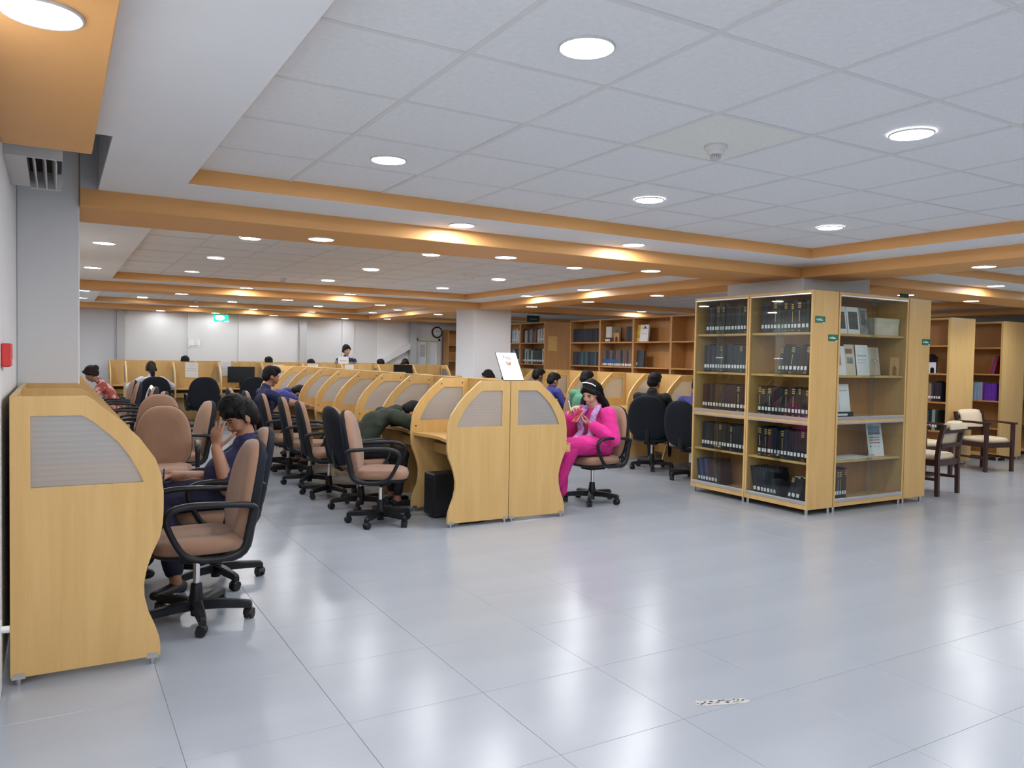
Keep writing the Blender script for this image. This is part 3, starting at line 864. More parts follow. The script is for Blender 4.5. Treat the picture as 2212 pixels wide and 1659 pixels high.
vc = lambda x, y: math.atan2(-y, -x)      # angle towards the camera
office_chair(0.655, 4.44, 180, 'brown and black swivel chair in front of the big left carrel, nearest of all', base_rot=-.35, logo=vc(.655, 4.44) - .1)
office_chair(0.875, 5.16, 176, 'brown swivel chair carrying the man in navy with hand at face', base_rot=-.05)
office_chair(0.78, 7.15, 262, 'empty brown swivel chair turned to the viewer beside the pillar', base_rot=.2)
office_chair(1.00, 8.05, 184, 'brown swivel chair turned sideways behind the one facing the viewer', base_rot=.5)
office_chair(0.90, 9.15, 250, 'brown swivel chair with a broad back, fourth along the left wall', base_rot=.1)
office_chair(0.82, 10.1, 176, 'brown swivel chair along the left wall just before the white cloth', base_rot=.4)
office_chair(0.85, 11.4, 172, 'brown swivel chair with a white cloth over its back', base_rot=.1)
office_chair(0.78, 12.9, 178, 'brown swivel chair behind the one with the white cloth', base_rot=.6)
office_chair(0.80, 14.0, 180, 'brown swivel chair under the woman in red print', base_rot=.6)
office_chair(2.42, 6.33, -28, 'empty brown swivel chair in the aisle left of the double carrel', base_rot=.15, logo=vc(2.42, 6.33))
office_chair(2.50, 7.06, 5, 'brown swivel chair under the slumped person in dark green', base_rot=.5, tilt=12)
office_chair(2.42, 7.80, -12, 'black backed swivel chair in the middle aisle, second behind the empty brown one', base_rot=.0)
office_chair(2.44, 8.58, -14, 'black backed swivel chair in the middle aisle, third behind the empty brown one', base_rot=.35)
office_chair(2.40, 9.35, -12, 'black backed swivel chair just before the seated man in navy polo', base_rot=.7)
office_chair(2.36, 10.1, -10, 'swivel chair under the man in navy polo in the middle aisle', base_rot=.1)
office_chair(2.32, 10.95, -8, 'swivel chair under the person bent forward in blue', base_rot=.4)
office_chair(4.70, 6.37, 186, 'brown swivel chair carrying the woman in bright pink', base_rot=.22, logo=vc(4.7, 6.37))
office_chair(6.86, 7.98, 36, 'black backed swivel chair under the young man in black', black=True, arms=False, base_rot=.3)
office_chair(6.72, 7.10, 20, 'black backed swivel chair next to the glass bookcase', base_rot=.55, arms=False)
office_chair(6.75, 8.85, 15, 'black backed swivel chair half hidden behind the woman in pink', black=True, base_rot=.2)
office_chair(6.70, 9.75, 200, 'brown swivel chair with the person in green', base_rot=.2)
office_chair(6.86, 10.5, 5, 'swivel chair under the first dark haired reader by the shelf', base_rot=.2, black=True)
office_chair(7.0, 11.25, 5, 'swivel chair under the second dark haired reader by the shelf', base_rot=.2, black=True)
office_chair(1.52, 15.42, 92, 'black swivel chair under the woman in white with a ponytail', black=True, base_rot=.2)
office_chair(2.33, 15.22, 88, 'empty black swivel chair in the middle of the far front row', black=True, base_rot=.4, arms=True)
office_chair(3.20, 15.35, 95, 'empty black swivel chair before the monitor in the far row', black=True, base_rot=.1)
# white cloth over one chair back
cl = MB(); N_ = 14
rows = []
for i in range(N_ + 1):
    s_ = i / N_
    y = -.23 + .03 * math.cos(s_ * PI) * 3.0; zz = .99 - abs(s_ - .5) ** 1.3 * (1.15 if s_ < .5 else .9)
    rows.append([(x, y - .02 + .012 * math.sin(9 * x + 5 * s_), zz - .05 * abs(x) * 2 + .01 * math.sin(14 * x)) for x in np.linspace(-.14, .16, 9)])
v = [p for r in rows for p in r]
cl.add(v, [(i * 9 + k, i * 9 + k + 1, i * 9 + 10 + k, i * 9 + 9 + k) for i in range(N_) for k in range(8)], 0, True)
pmat('white_cloth', (0.74, 0.76, 0.80), 0.9, noise=(14, .25), bump=(20, .4))
t = thing('draped_cloth', 'white cloth hanging over the back of a brown chair', 'cloth', (0.85, 11.4, 0), math.radians(172) - PI / 2)
o = cl.build('cloth', 'white_cloth', t)
o.modifiers.new('thick', 'SOLIDIFY').thickness = .006

# ------------------------------------------------------------------ wooden chairs at the right
def wood_chair(x, y, face, label, arms):
    rz = math.radians(face) - PI / 2
    t = thing('wooden_chair', label, 'chair', (x, y, 0), rz, 'dark wooden chairs')
    for sx in (-1, 1):
        MB().bbox(sx * .24 - .022, sx * .24 + .022, .20, .245, 0, .66 if arms else .43, .004).build('leg', 'dark_wood', t)
        MB().rings([[(sx * .24 + a, yy + b, z) for a, b in ((-.022, -.02), (.022, -.02), (.022, .02), (-.022, .02))] for z, yy in ((0, -.235), (.42, -.225), (.60, -.24), (.80, -.285))], smooth=False).build('leg', 'dark_wood', t)
        if arms: MB().rings([[(sx * .24 + a, yy, z + b) for a, b in ((-.03, 0), (.03, 0), (.03, .028), (-.03, .028))] for yy, z in ((-.25, .655), (0, .66), (.27, .655))], smooth=False).build('armrest', 'dark_wood', t)
        MB().box(sx * .24 - .012, sx * .24 + .012, -.22, .21, .17, .20).build('stretcher', 'dark_wood', t)
        MB().box(sx * .24 - .014, sx * .24 + .014, -.22, .21, .335, .40).build('seat_rail', 'dark_wood', t)
    MB().box(-.22, .22, .205, .235, .335, .40).build('seat_rail', 'dark_wood', t)
    MB().box(-.22, .22, -.24, -.21, .335, .40).build('seat_rail', 'dark_wood', t)
    MB().box(-.22, .22, -.012, .012, .172, .198).build('stretcher', 'dark_wood', t)
    MB().box(-.22, .22, -.262, -.235, .54, .585).build('back_rail', 'dark_wood', t)
    MB().box(-.22, .22, -.285, -.255, .70, .745).build('back_rail', 'dark_wood', t)
    s = sup(.46, .45, 24, 5)
    MB().rings([[(a * k, b * k, z) for a, b in s] for k, z in ((.96, .40), (1.0, .415), (1.0, .44), (.9, .462), (.5, .474), (.15, .476))]).build('seat', 'cream_vinyl', t)
    MB().tube([(0, -.215, .585), (0, -.225, .66), (0, -.245, .76), (0, -.285, .815), (0, -.325, .80), (0, -.335, .745)], .205, .028, up=(0, 1, 0), n=10).build('back_cushion', 'cream_vinyl', t)
wood_chair(8.63, 5.27, 96, 'dark wooden chair with cream pads seen from behind next to the glass bookcase', False)
wood_chair(9.92, 6.12, 262, 'dark wooden armchair half hidden behind the first wooden chair', True)
wood_chair(11.27, 6.05, 258, 'dark wooden armchair with cream seat standing before the open stacks', True)
# ------------------------------------------------------------------ bookcases
SHZ = [0.50, 0.92, 1.335, 1.745]         # shelf tops
def frame_pts(loc, face):
    """returns a thing rotation: local x along the front (to the right as seen from the front), local y into the case"""
    return math.radians(face) + PI / 2   # face: world direction (deg) the front looks to

def bookcase(loc, face, W, label, glass=True, D=.37, Hh=2.14, wood='shelf_wood', side_wood='beech', group=None, mid=None, shelves=SHZ, name='glass_bookcase'):
    """origin at the front left bottom corner, local x to the right, local y backwards"""
    t = thing(name, label, 'bookcase', (loc[0], loc[1], 0), frame_pts(loc, face), group)
    T = .022
    zb = .055
    for x0 in (0, W - T):
        MB().bbox(x0, x0 + T, 0, D, zb, Hh, .0015).build('side_panel', side_wood, t)
    MB().bbox(T, W - T, 0.004, D, Hh - .025, Hh, .0015).build('top_panel', side_wood, t)
    MB().bbox(T, W - T, 0.002, D, zb, zb + .045, .0015).build('bottom_panel', side_wood, t)
    MB().box(T, W - T, D - .012, D, zb + .045, Hh - .025).build('back_panel', wood, t)
    for z in shelves:
        MB().bbox(T, W - T, .028 if glass else .004, D - .012, z - .022, z, .0015).build('shelf', side_wood if glass else wood, t)
    for x0 in (.03, W - .03):
        for y0 in (.03, D - .03):
            MB().cyl((x0, y0, 0), (x0, y0, zb), .016, n=12).build('foot', 'steel', t)
    if mid:
        MB().bbox(mid - .011, mid + .011, .004, D - .012, zb + .045, Hh - .025, .0015).build('divider', side_wood, t)
    if glass:
        zm = SHZ[1]
        MB().bbox(T, W - T, .002, .028, zm - .045, zm - .022, .001).build('front_rail', side_wood, t)
        for z0, z1 in ((Hh - .040, Hh - .025), (zm - .022, zm + .012), (zm - .062, zm - .045), (zb + .045, zb + .078)):
            MB().bbox(T, W - T, -.002, .026, z0, z1, .002).build('sliding_rail', 'aluminium', t)
        m_ = W / 2
        for z0, z1 in ((zm + .008, Hh - .03), (zb + .07, zm - .05)):
            MB().box(T + .002, m_ + .045, .014, .018, z0, z1).build('glass_door', 'clear_glass', t)
            MB().box(m_ - .045, W - T - .002, .005, .009, z0, z1).build('glass_door', 'clear_glass', t)
            k = MB().cyl((m_ + .02, .003, z1 - .62 if z1 > 1 else z1 - .33), (m_ + .02, -.012, z1 - .62 if z1 > 1 else z1 - .33), .009, n=12).build('lock', 'chrome', t)
            MB().box(m_ - .05, m_ + .06, -.004, .002, (z1 - .625 if z1 > 1 else z1 - .335), (z1 - .615 if z1 > 1 else z1 - .325)).build('key_bar', 'chrome', t)
    return t
GB = 'glass fronted bookcases round the pillar'
bcA = bookcase((6.13, 5.68), 180, .78, 'glass fronted bookcase of dark volumes at the near corner of the pillar', group=GB)
bcB = bookcase((6.13, 6.465), 180, .78, 'glass fronted bookcase of dark volumes beside the black backed chair', group=GB)
bcC = bookcase((6.515, 4.90), -90, 1.10, 'glass fronted display bookcase with framed photos and papers', group=GB)
bcD = bookcase((8.0, 4.90), 0, .78, 'glass bookcase showing only its plain beech end, right of the display case', group=GB)
# open stacks
OS = 'open wooden bookshelves'
stA = []
for k in range(5):
    stA.append(bookcase((8.1, 12.6 - .9 * k - .85), 180, .898, 'open bookshelf behind the right carrels, %s from the pillar side' % ['fifth', 'fourth', 'third', 'second', 'first'][k] if k else 'open bookshelf behind the right carrels, farthest one with blue volumes', glass=False, D=.30, side_wood='shelf_wood', group=OS, name='bookshelf'))
stB = [bookcase((8.0, 13.35), 180, .9, 'open bookshelf of mixed books with the yellow notice on its end', glass=False, D=.29, side_wood='shelf_wood', group=OS, name='bookshelf'),
       bookcase((8.0, 14.26), 180, .9, 'open bookshelf behind the one with the yellow notice', glass=False, D=.29, side_wood='shelf_wood', group=OS, name='bookshelf'),
       bookcase((8.58, 12.452), 0, .9, 'open bookshelf backing the one with the yellow notice', glass=False, D=.285, side_wood='shelf_wood', group=OS, name='bookshelf')]
stC = []
for k, X in enumerate((11.08, 12.48, 13.88)):
    nm = ['behind the wooden chairs', 'with purple and pale blue books', 'at the right edge of the view'][k]
    stC.append(bookcase((X, 6.5 + .9), 180, .9, 'open bookshelf ' + nm, glass=False, D=.305, side_wood='shelf_end', group=OS, name='bookshelf'))
    bookcase((X, 6.5 + 1.81), 180, .9, 'open bookshelf following the one ' + nm, glass=False, D=.305, side_wood='shelf_end', group=OS, name='bookshelf')
    bookcase((X + .615, 6.502), 0, .9, 'open bookshelf backing the one ' + nm, glass=False, D=.305, side_wood='shelf_end', group=OS, name='bookshelf')
for c_ in stC:      # one broad end board closes both backs of each stack
    MB().bbox(.9, .919, -.004, .619, .05, 2.145, .0015).build('end_panel', 'shelf_end', c_)
MB().bbox(.9, .919, -.004, .584, .05, 2.145, .0015).build('end_panel', 'shelf_wood', stB[0])
stE = bookcase((8.74, 18.20), -90, .8, 'open bookshelf by the clock and the double door', glass=False, D=.30, side_wood='shelf_wood', group=OS, name='bookshelf')

# ------------------------------------------------------------------ books
BC = {'navy': (.008, .013, .030), 'black': (.008, .009, .012), 'maroon': (.045, .009, .012), 'green': (.01, .035, .03), 'blue': (.02, .06, .20), 'slate': (.028, .038, .055),
      'grey': (.28, .30, .32), 'white': (.68, .69, .68), 'cream': (.60, .57, .47), 'brown': (.16, .095, .075), 'teal': (.03, .13, .14), 'skyblue': (.26, .42, .58),
      'purple': (.14, .03, .40), 'lilac': (.42, .33, .60), 'lime': (.28, .40, .16), 'red': (.35, .03, .04), 'yellow': (.70, .50, .05), 'tan': (.33, .20, .12), 'royal': (.01, .09, .32)}
for k, c in BC.items(): pmat('book_' + k, c, .5, noise=(8, .12))
bk_cache = {}
ORDW = ORD + ['tenth', 'eleventh', 'twelfth', 'thirteenth', 'fourteenth', 'fifteenth', 'sixteenth', 'seventeenth', 'eighteenth', 'nineteenth', 'twentieth'] + ['twenty-' + q for q in ORD]
def book_mesh(w_, h, d, col):
    key = (round(w_, 3), round(h, 2), round(d, 2), col)
    if key not in bk_cache:
        m = MB(); t_ = .0022
        # spine gently rounded, boards, page block
        m.rings([[(x, y, z) for x, y in ((0, d), (0, .004), (w_ * .2, .0008), (w_ * .8, .0008), (w_, .004), (w_, d), (w_ - t_, d), (w_ - t_, .007), (t_, .007), (t_, d))] for z in (0, h)], smooth=False)
        m.box(t_, w_ - t_, .007, d - .004, .003, h - .004, 1)
        bk_cache[key] = m.mesh('book', ['book_' + col, 'pages'])
    return bk_cache[key]
def lab_mesh(w_, z0, h, mat, frac=.8):
    key = ('lab', round(w_, 3), round(z0, 3), round(h, 3), mat, frac)
    if key not in bk_cache:
        a = w_ * (1 - frac) / 2
        bk_cache[key] = MB().box(a, w_ - a, -.0008, .001, z0, z0 + h).mesh('spine_label', mat)
    return bk_cache[key]
def band_mesh(w_, h, full):
    key = ('band', round(w_, 3), round(h, 2), full)
    if key not in bk_cache:
        m = MB()
        for z in (h * .93, h * .86, h * .80): m.box(w_ * .1, w_ * .9, -.0007, .001, z - .006, z + .004)
        if full: m.box(w_ * .42, w_ * .58, -.0007, .001, h * .34, h * .70)
        m.box(w_ * .15, w_ * .85, -.0007, .001, h * .05, h * .07)
        bk_cache[key] = m.mesh('gilt_band', 'gold')
    return bk_cache[key]
def book_row(case, z, x0, x1, cols, hr, wr, label, group, D=.22, white=True, gilt=0.0, lean=None, y0=.045, seed=1, lab_z=.045, wl=.66):
    """fill local x0..x1 of a shelf; cols is a list cycled with randomness; lean=(deg) tilts books sideways"""
    r = random.Random(seed); Mw = case.matrix_basis; x = x0; cnt = 0
    while True:
        w_ = r.choice(wr); h = r.uniform(*hr); col = r.choice(cols)
        h = round(h / .01) * .01
        adv = w_ + .0012
        if lean: adv = w_ / math.cos(math.radians(abs(lean))) + .0015
        if x + adv > x1: break
        o = link('book', book_mesh(w_, h, D, col), None)
        tag(o, label + ', %s from left' % ORDW[cnt], 'book', group); cnt += 1
        o.matrix_world = Mw @ Matrix.Translation((x, y0 + r.uniform(0, .006), z + .001))
        if lean and lean > 0:      # pivot on the lower right corner so the foot rests on the shelf
            o.matrix_world = Mw @ Matrix.Translation((x + w_, y0, z + .001)) @ Matrix.Rotation(math.radians(lean), 4, 'Y') @ Matrix.Translation((-w_, 0, 0))
        if lean and lean < 0:
            o.matrix_world = Mw @ Matrix.Translation((x, y0, z + .001)) @ Matrix.Rotation(math.radians(lean), 4, 'Y')
        if white: link('spine_label', lab_mesh(w_, lab_z, .036, 'label_white', wl), None, o)
        if r.random() < gilt: link('gilt_band', band_mesh(w_, h, r.random() < .6), None, o)
        x += adv
bpy.context.view_layer.update()
DK = ['navy', 'navy', 'black', 'navy', 'slate', 'black']
WR = (.034, .038, .042, .048)
names = ['bottom', 'second lowest', 'middle', 'second highest', 'top']
FLO = [.10] + SHZ
def g(case, lev): return 'volumes on the %s shelf of the %s glass bookcase' % (names[lev], case)
def l(what, case, lev): return '%s on the %s shelf of the %s glass bookcase' % (what, names[lev], case)
fc, nc = 'farther', 'corner'
book_row(bcB, FLO[4], .13, .75, DK, (.29, .31), WR, l('dark bound volume', fc, 4), g(fc, 4), gilt=.3, seed=11)
book_row(bcB, FLO[3], .11, .75, ['slate', 'slate', 'navy'], (.29, .30), WR, l('slate bound volume', fc, 3), g(fc, 3), gilt=.12, seed=12)
book_row(bcB, FLO[2], .10, .75, ['black', 'maroon', 'maroon', 'navy', 'black'], (.27, .29), WR, l('black or maroon volume', fc, 2), g(fc, 2), gilt=.25, seed=13)
book_row(bcB, FLO[1], .11, .75, ['navy', 'black', 'navy'], (.27, .29), WR, l('dark bound volume', fc, 1), g(fc, 1), gilt=.12, seed=14)
book_row(bcB, FLO[0], .08, .40, ['navy', 'blue', 'slate', 'maroon'], (.27, .29), WR, l('leaning dark volume', fc, 0), g(fc, 0), gilt=.1, lean=-9, seed=15)
book_row(bcA, FLO[4], .12, .74, ['black', 'navy', 'green', 'navy'], (.29, .31), WR, l('dark bound volume', nc, 4), g(nc, 4), gilt=.4, seed=21)
book_row(bcA, FLO[3], .34, .715, ['navy', 'black', 'maroon', 'navy'], (.27, .29), WR, l('leaning dark volume', nc, 3), g(nc, 3), gilt=.15, lean=10, seed=22)
book_row(bcA, FLO[2], .11, .75, ['navy', 'black', 'maroon', 'black', 'slate'], (.27, .29), WR, l('dark bound volume', nc, 2), g(nc, 2), gilt=.4, seed=23)
book_row(bcA, FLO[1], .12, .75, ['black', 'black', 'navy', 'maroon'], (.28, .30), WR, l('black bound volume', nc, 1), g(nc, 1), gilt=.2, seed=24)
book_row(bcA, FLO[0], .09, .40, ['navy', 'black', 'navy'], (.28, .29), WR, l('dark volume leaning left', nc, 0), g(nc, 0), lean=-12, seed=25)
book_row(bcA, FLO[0], .50, .68, ['black', 'navy'], (.24, .25), WR, l('dark volume leaning right', nc, 0), g(nc, 0), gilt=.5, lean=16, seed=26)
book_row(bcC, FLO[0], .035, .30, ['green', 'maroon', 'teal', 'slate'], (.30, .32), WR, 'tall dark volume in the bottom corner of the display bookcase', 'volumes at the bottom of the display bookcase', seed=31, gilt=.3, lab_z=.06)
# long shelf A : unit index 0 is farthest
u0, u1, u2, u3, u4 = stA
W9 = (.034, .038, .044)
book_row(u0, SHZ[3], .03, .86, ['navy', 'navy', 'black'], (.235, .245), W9, 'navy bound volume on the upper shelf of the farthest long bookshelf', 'navy volumes', D=.2, white=False, seed=41)
book_row(u0, SHZ[2], .03, .86, ['slate', 'navy', 'slate', 'teal'], (.235, .245), W9, 'slate bound volume on the middle shelf of the farthest long bookshelf', 'slate volumes', D=.2, white=False, seed=42)
book_row(u1, SHZ[3], .10, .30, ['cream', 'white'], (.255, .265), W9, 'cream bound volume on the upper shelf of the fourth long bookshelf', 'cream volumes', D=.2, white=True, seed=43)
book_row(u1, SHZ[3], .66, .87, ['slate', 'navy'], (.24, .25), W9, 'slate volume at the upper shelf end of the fourth long bookshelf', 'slate volumes at the shelf end', D=.2, white=False, seed=44)
book_row(u1, SHZ[2], .03, .87, ['brown', 'brown', 'slate'], (.265, .275), W9, 'brown bound volume with white label on the middle long shelf', 'brown volumes', D=.2, white=True, seed=45, lab_z=.012, wl=.65)
# blue band carried by the left half of the brown volumes
book_row(stB[0], SHZ[3], .03, .55, ['grey', 'slate', 'cream', 'brown'], (.22, .28), W9, 'grey mixed book on the upper shelf beside the yellow notice', 'mixed books upper shelf', D=.2, white=False, seed=51)
book_row(stB[0], SHZ[3], .56, .86, ['white', 'grey', 'white'], (.25, .28), W9, 'pale book on the upper shelf beside the yellow notice', 'pale books upper shelf', D=.2, white=True, seed=52)
book_row(stB[0], SHZ[2], .03, .86, ['navy', 'slate', 'white', 'green', 'navy', 'teal'], (.25, .29), W9, 'dark labelled book on the lower shelf beside the yellow notice', 'dark labelled books', D=.2, white=True, seed=53)
book_row(stB[1], SHZ[3], .5, .86, ['white', 'slate', 'skyblue', 'navy'], (.24, .29), W9, 'book on the upper shelf next to the square pillar', 'books next to the pillar', D=.2, white=True, seed=54)
book_row(stB[1], SHZ[2], .5, .86, ['navy', 'skyblue', 'slate'], (.24, .29), W9, 'book on the lower shelf next to the square pillar', 'books next to the pillar, lower', D=.2, white=True, seed=55)
c0, c1, c2 = stC
book_row(c0, SHZ[2], .28, .59, ['teal', 'slate', 'navy', 'maroon'], (.25, .29), (.03, .045), 'teal book on the upper shelf behind the wooden chairs', 'books behind the wooden chairs, upper', D=.2, seed=61)
book_row(c0, SHZ[1], .22, .80, ['white', 'black', 'navy', 'maroon', 'tan', 'slate', 'white'], (.26, .31), (.03, .04, .05), 'mixed book on the middle shelf behind the wooden chairs', 'books behind the wooden chairs, middle', D=.2, seed=62)
book_row(c0, SHZ[0], .22, .74, ['teal', 'green', 'teal', 'grey', 'black'], (.24, .30), (.03, .04, .05), 'green book on the lower shelf behind the wooden chairs', 'books behind the wooden chairs, lower', D=.2, seed=63)
book_row(c1, SHZ[2], .68, .78, ['skyblue', 'blue', 'red'], (.28, .29), (.022, .03), 'blue book leaning at the end of an upper shelf', 'leaning blue books', D=.2, lean=14, white=False, seed=64)
book_row(c1, SHZ[1], .05, .18, ['lime', 'lime', 'purple'], (.22, .27), (.025, .03), 'green book leaning beside the pale blue books', 'leaning green books', D=.2, lean=-8, white=False, seed=65)
book_row(c1, SHZ[1], .22, .62, ['skyblue', 'grey', 'skyblue', 'lilac'], (.27, .29), (.03, .045), 'pale blue book in the row with the purple one', 'pale blue books', D=.2, white=False, seed=66)
book_row(c1, SHZ[1], .63, .83, ['purple'], (.27, .275), (.09, .095), 'thick purple book at the end of the row', 'purple books', D=.2, white=False, seed=67)
book_row(c2, SHZ[1], .5, .85, ['grey', 'slate', 'lilac'], (.26, .29), (.03, .045), 'grey book at the right edge of the view', 'books at the right edge', D=.2, white=False, seed=68)

# items standing in the cases
def at_case(case, M): return case.matrix_basis @ M
def flat_item(name, case, x, y, z, w_, h, mat, label, cat, lean=-8, rot=0, th=.004, parts=(), group=None):
    """upright sheet or frame on a shelf: local x right, z up, leaning back"""
    t = thing(name, label, cat, (0, 0, 0), 0, group)
    t.matrix_basis = case.matrix_basis @ Matrix.Translation((x, y, z + .001 + th * abs(math.sin(math.radians(lean))))) @ Matrix.Rotation(math.radians(rot), 4, 'Z') @ Matrix.Rotation(math.radians(lean), 4, 'X')
    MB().bbox(0, w_, 0, th, 0, h, min(.001, th * .3)).build('sheet' if th < .01 else 'body', mat, t)
    for nm, m2, a0, a1, b0, b1 in parts:
        MB().box(a0 * w_, a1 * w_, -.0015, .0005, b0 * h, b1 * h).build(nm, m2, t)
    return t
pmat('photo_dark', (.06, .062, .066), .4, noise=(18, .5))
pmat('photo_mid', (.22, .22, .23), .4, noise=(14, .5))
pmat('photo_pink', (.62, .33, .36), .5, noise=(12, .3))
pmat('poster_art', (.18, .16, .22), .5, noise=(10, .8))
pmat('poster_red', (.35, .09, .10), .6)
pmat('cover_sky', (.25, .40, .55), .5, noise=(6, .3))
z3, z4 = SHZ[2], SHZ[3]
flat_item('photo_frame', bcC, .035, .07, z4, .19, .27, 'paper', 'white framed dark photograph at the left of the display top shelf', 'photo', parts=(('photo', 'photo_dark', .14, .88, .17, .80),), th=.012, group='framed photographs')
flat_item('photo_frame', bcC, .235, .07, z4, .185, .27, 'paper', 'white framed portrait photograph, second on the display top shelf', 'photo', parts=(('photo', 'photo_dark', .12, .88, .17, .82),), th=.012, group='framed photographs')
flat_item('photo_frame', bcC, .425, .09, z4, .16, .27, 'photo_mid', 'grey portrait photograph, third on the display top shelf', 'photo', parts=(('photo', 'photo_dark', .35, .75, .35, .9),), th=.008, group='framed photographs')
t = thing('storage_box', 'pale cardboard box on the right of the display top shelf', 'box'); t.matrix_basis = bcC.matrix_basis @ Matrix.Translation((.63, .06, z4 + .001))
MB().bbox(0, .40, 0, .24, 0, .17, .003).build('carton', 'cover_sky' if False else 'paper_aged', t); MB().bbox(-.004, .404, -.004, .244, .13, .175, .002).build('lid', 'cream_frame', t)
flat_item('old_paper', bcC, .035, .10, z3, .13, .32, 'paper_aged', 'aged newspaper sheet behind the white leaflet', 'paper', parts=(('headline', 'ink_brown', .1, .9, .86, .95),), group='papers in the display case')
flat_item('leaflet', bcC, .045, .06, z3, .19, .29, 'paper', 'white leaflet with a pink portrait on the display shelf', 'leaflet', rot=4, parts=(('portrait', 'photo_pink', .28, .62, .34, .70),), group='papers in the display case')
flat_item('old_paper', bcC, .24, .08, z3, .155, .31, 'paper_aged', 'yellowed newspaper with a small picture on the display shelf', 'paper', parts=(('picture', 'photo_mid', .2, .75, .38, .58), ('headline', 'ink_brown', .1, .75, .70, .86)), group='papers in the display case')
flat_item('document', bcC, .405, .075, z3, .20, .31, 'paper', 'white printed document, fourth on the display shelf', 'paper', parts=(('print', 'ink_grey', .12, .85, .62, .66), ('print', 'ink_grey', .12, .85, .50, .52), ('print', 'ink_grey', .12, .7, .40, .42)), group='papers in the display case')
flat_item('folder', bcC, .615, .17, z3, .30, .29, 'paper_aged', 'brown folder at the right of the display shelf', 'folder', th=.02, group='papers in the display case')
t = thing('book_end', 'brown arched book end on the display shelf', 'book end'); t.matrix_basis = bcC.matrix_basis @ Matrix.Translation((.86, .03, z3 + .001))
def arch(m, w_, h, th, r):
    n = 10
    out = [(0, 0), (0, h), (w_, h), (w_, 0), (w_ / 2 + r, 0)] + [(w_ / 2 + r * math.cos(PI * k / n), h * .35 + r * math.sin(PI * k / n)) for k in range(n + 1)] + [(w_ / 2 - r, 0)]
    bm = bmesh.new(); vs = [bm.verts.new((x, 0, z)) for x, z in out]; f = bm.faces.new(vs)
    ex = bmesh.ops.extrude_face_region(bm, geom=[f]); bmesh.ops.translate(bm, verts=[q for q in ex['geom'] if isinstance(q, bmesh.types.BMVert)], vec=(0, th, 0))
    bmesh.ops.recalc_face_normals(bm, faces=bm.faces)
    me = bpy.data.meshes.new('arch'); bm.to_mesh(me); bm.free(); me.materials.append(MATS[m]); return me
link('arch_plate', arch('shelf_wood', .15, .19, .012, .035), None, t)
MB().box(0, .15, .012, .12, 0, .004).build('foot_plate', 'shelf_wood', t)
# lower display shelves
flat_item('newspaper', bcC, .035, .08, SHZ[1], .30, .33, 'paper', 'folded newspaper standing on the middle display shelf', 'newspaper', parts=(('fold', 'ink_grey', .44, .455, 0, 1), ('print', 'ink_grey', .06, .4, .80, .84), ('print', 'ink_grey', .5, .9, .78, .82)), group='papers in the display case')
t = thing('flat_book', 'black book lying flat before the folded newspaper', 'book'); t.matrix_basis = bcC.matrix_basis @ Matrix.Translation((.04, .03, SHZ[1] + .001))
MB().bbox(0, .26, 0, .05, 0, .055, .002).build('cover', 'book_black', t); MB().box(.0, .17, -.001, .02, .02, .04).build('white_title', 'label_white', t)
flat_item('poster', bcC, .70, .12, SHZ[0], .22, .34, 'paper', 'printed poster with red text and a city picture leaning in the display case', 'poster', lean=-10, rot=-6,
          parts=(('picture', 'cover_sky', .1, .85, .74, .92), ('dark_band', 'poster_art', .1, .85, .66, .74), ('text_line', 'poster_red', .12, .8, .56, .585), ('text_line', 'poster_red', .12, .8, .48, .505), ('text_line', 'poster_red', .12, .8, .40, .425), ('logo', 'ink', .12, .2, .28, .32), ('logo', 'ink_grey', .4, .48, .28, .32), ('logo', 'ink_grey', .65, .73, .28, .32)), group='papers in the display case')
for k, (x, y, r_) in enumerate(((.05, .05, 3), (.26, .06, -6), (.47, .05, 10))):
    t = thing('loose_sheet', ['white sheet lying at the left of the lower display shelf', 'white sheet lying in the middle of the lower display shelf', 'open leaflet lying near the poster on the lower display shelf'][k], 'paper', group='sheets on the lower display shelf')
    t.matrix_basis = bcC.matrix_basis @ Matrix.Translation((x, y, SHZ[0] + .001)) @ Matrix.Rotation(math.radians(r_), 4, 'Z')
    MB().bbox(0, .2, 0, .22, 0, .004 + .003 * k, .001).build('sheet', 'paper', t)
    MB().box(.03, .15, .03, .034, .0045 + .003 * k, .005 + .003 * k).build('print', 'ink_grey', t)
# objects on the long shelf
bpy.context.view_layer.update()
def shelf_thing(name, case, x, y, z, label, cat):
    t = thing(name, label, cat); t.matrix_basis = case.matrix_basis @ Matrix.Translation((x, y, z + .001)); return t
t = shelf_thing('book_end', u1, .335, .04, SHZ[3], 'brown keyhole shaped book end before the cream volumes', 'book end')
link('arch_plate', arch('shelf_wood', .15, .15, .01, .035), None, t); MB().box(0, .15, .01, .10, 0, .004).build('foot_plate', 'shelf_wood', t)
MB().rings([[(.06 + .02 * math.cos(2 * PI * k / 16), y, .185 + .03 * math.sin(2 * PI * k / 16)) for k in range(16)] for y in (.0, .008)]).build('knob', 'edge_band', t)
t = shelf_thing('maroon_book_set', u1, .10, .035, SHZ[3], 'short maroon volumes with three white labels under the cream ones', 'books')
MB().bbox(0, .23, 0, .01, 0, .075, .001).build('spine_block', 'book_maroon', t)
for k in range(3): MB().box(.01 + .045 * k, .045 + .045 * k, -.001, .001, .01, .05).build('spine_label', 'label_white', t)
t = flat_item('display_book', u2, .03, .05, SHZ[3], .27, .27, 'paper', 'white book with yellow spine strip standing on the long shelf', 'book', th=.03, lean=-5,
              parts=(('yellow_strip', 'book_yellow', 0, .27, 0, 1), ('white_label', 'label_white', .02, .26, .2, .38), ('title', 'ink', .45, .9, .76, .80), ('title', 'ink_grey', .4, .85, .44, .47), ('emblem', 'ink', .6, .78, .80, .90)))
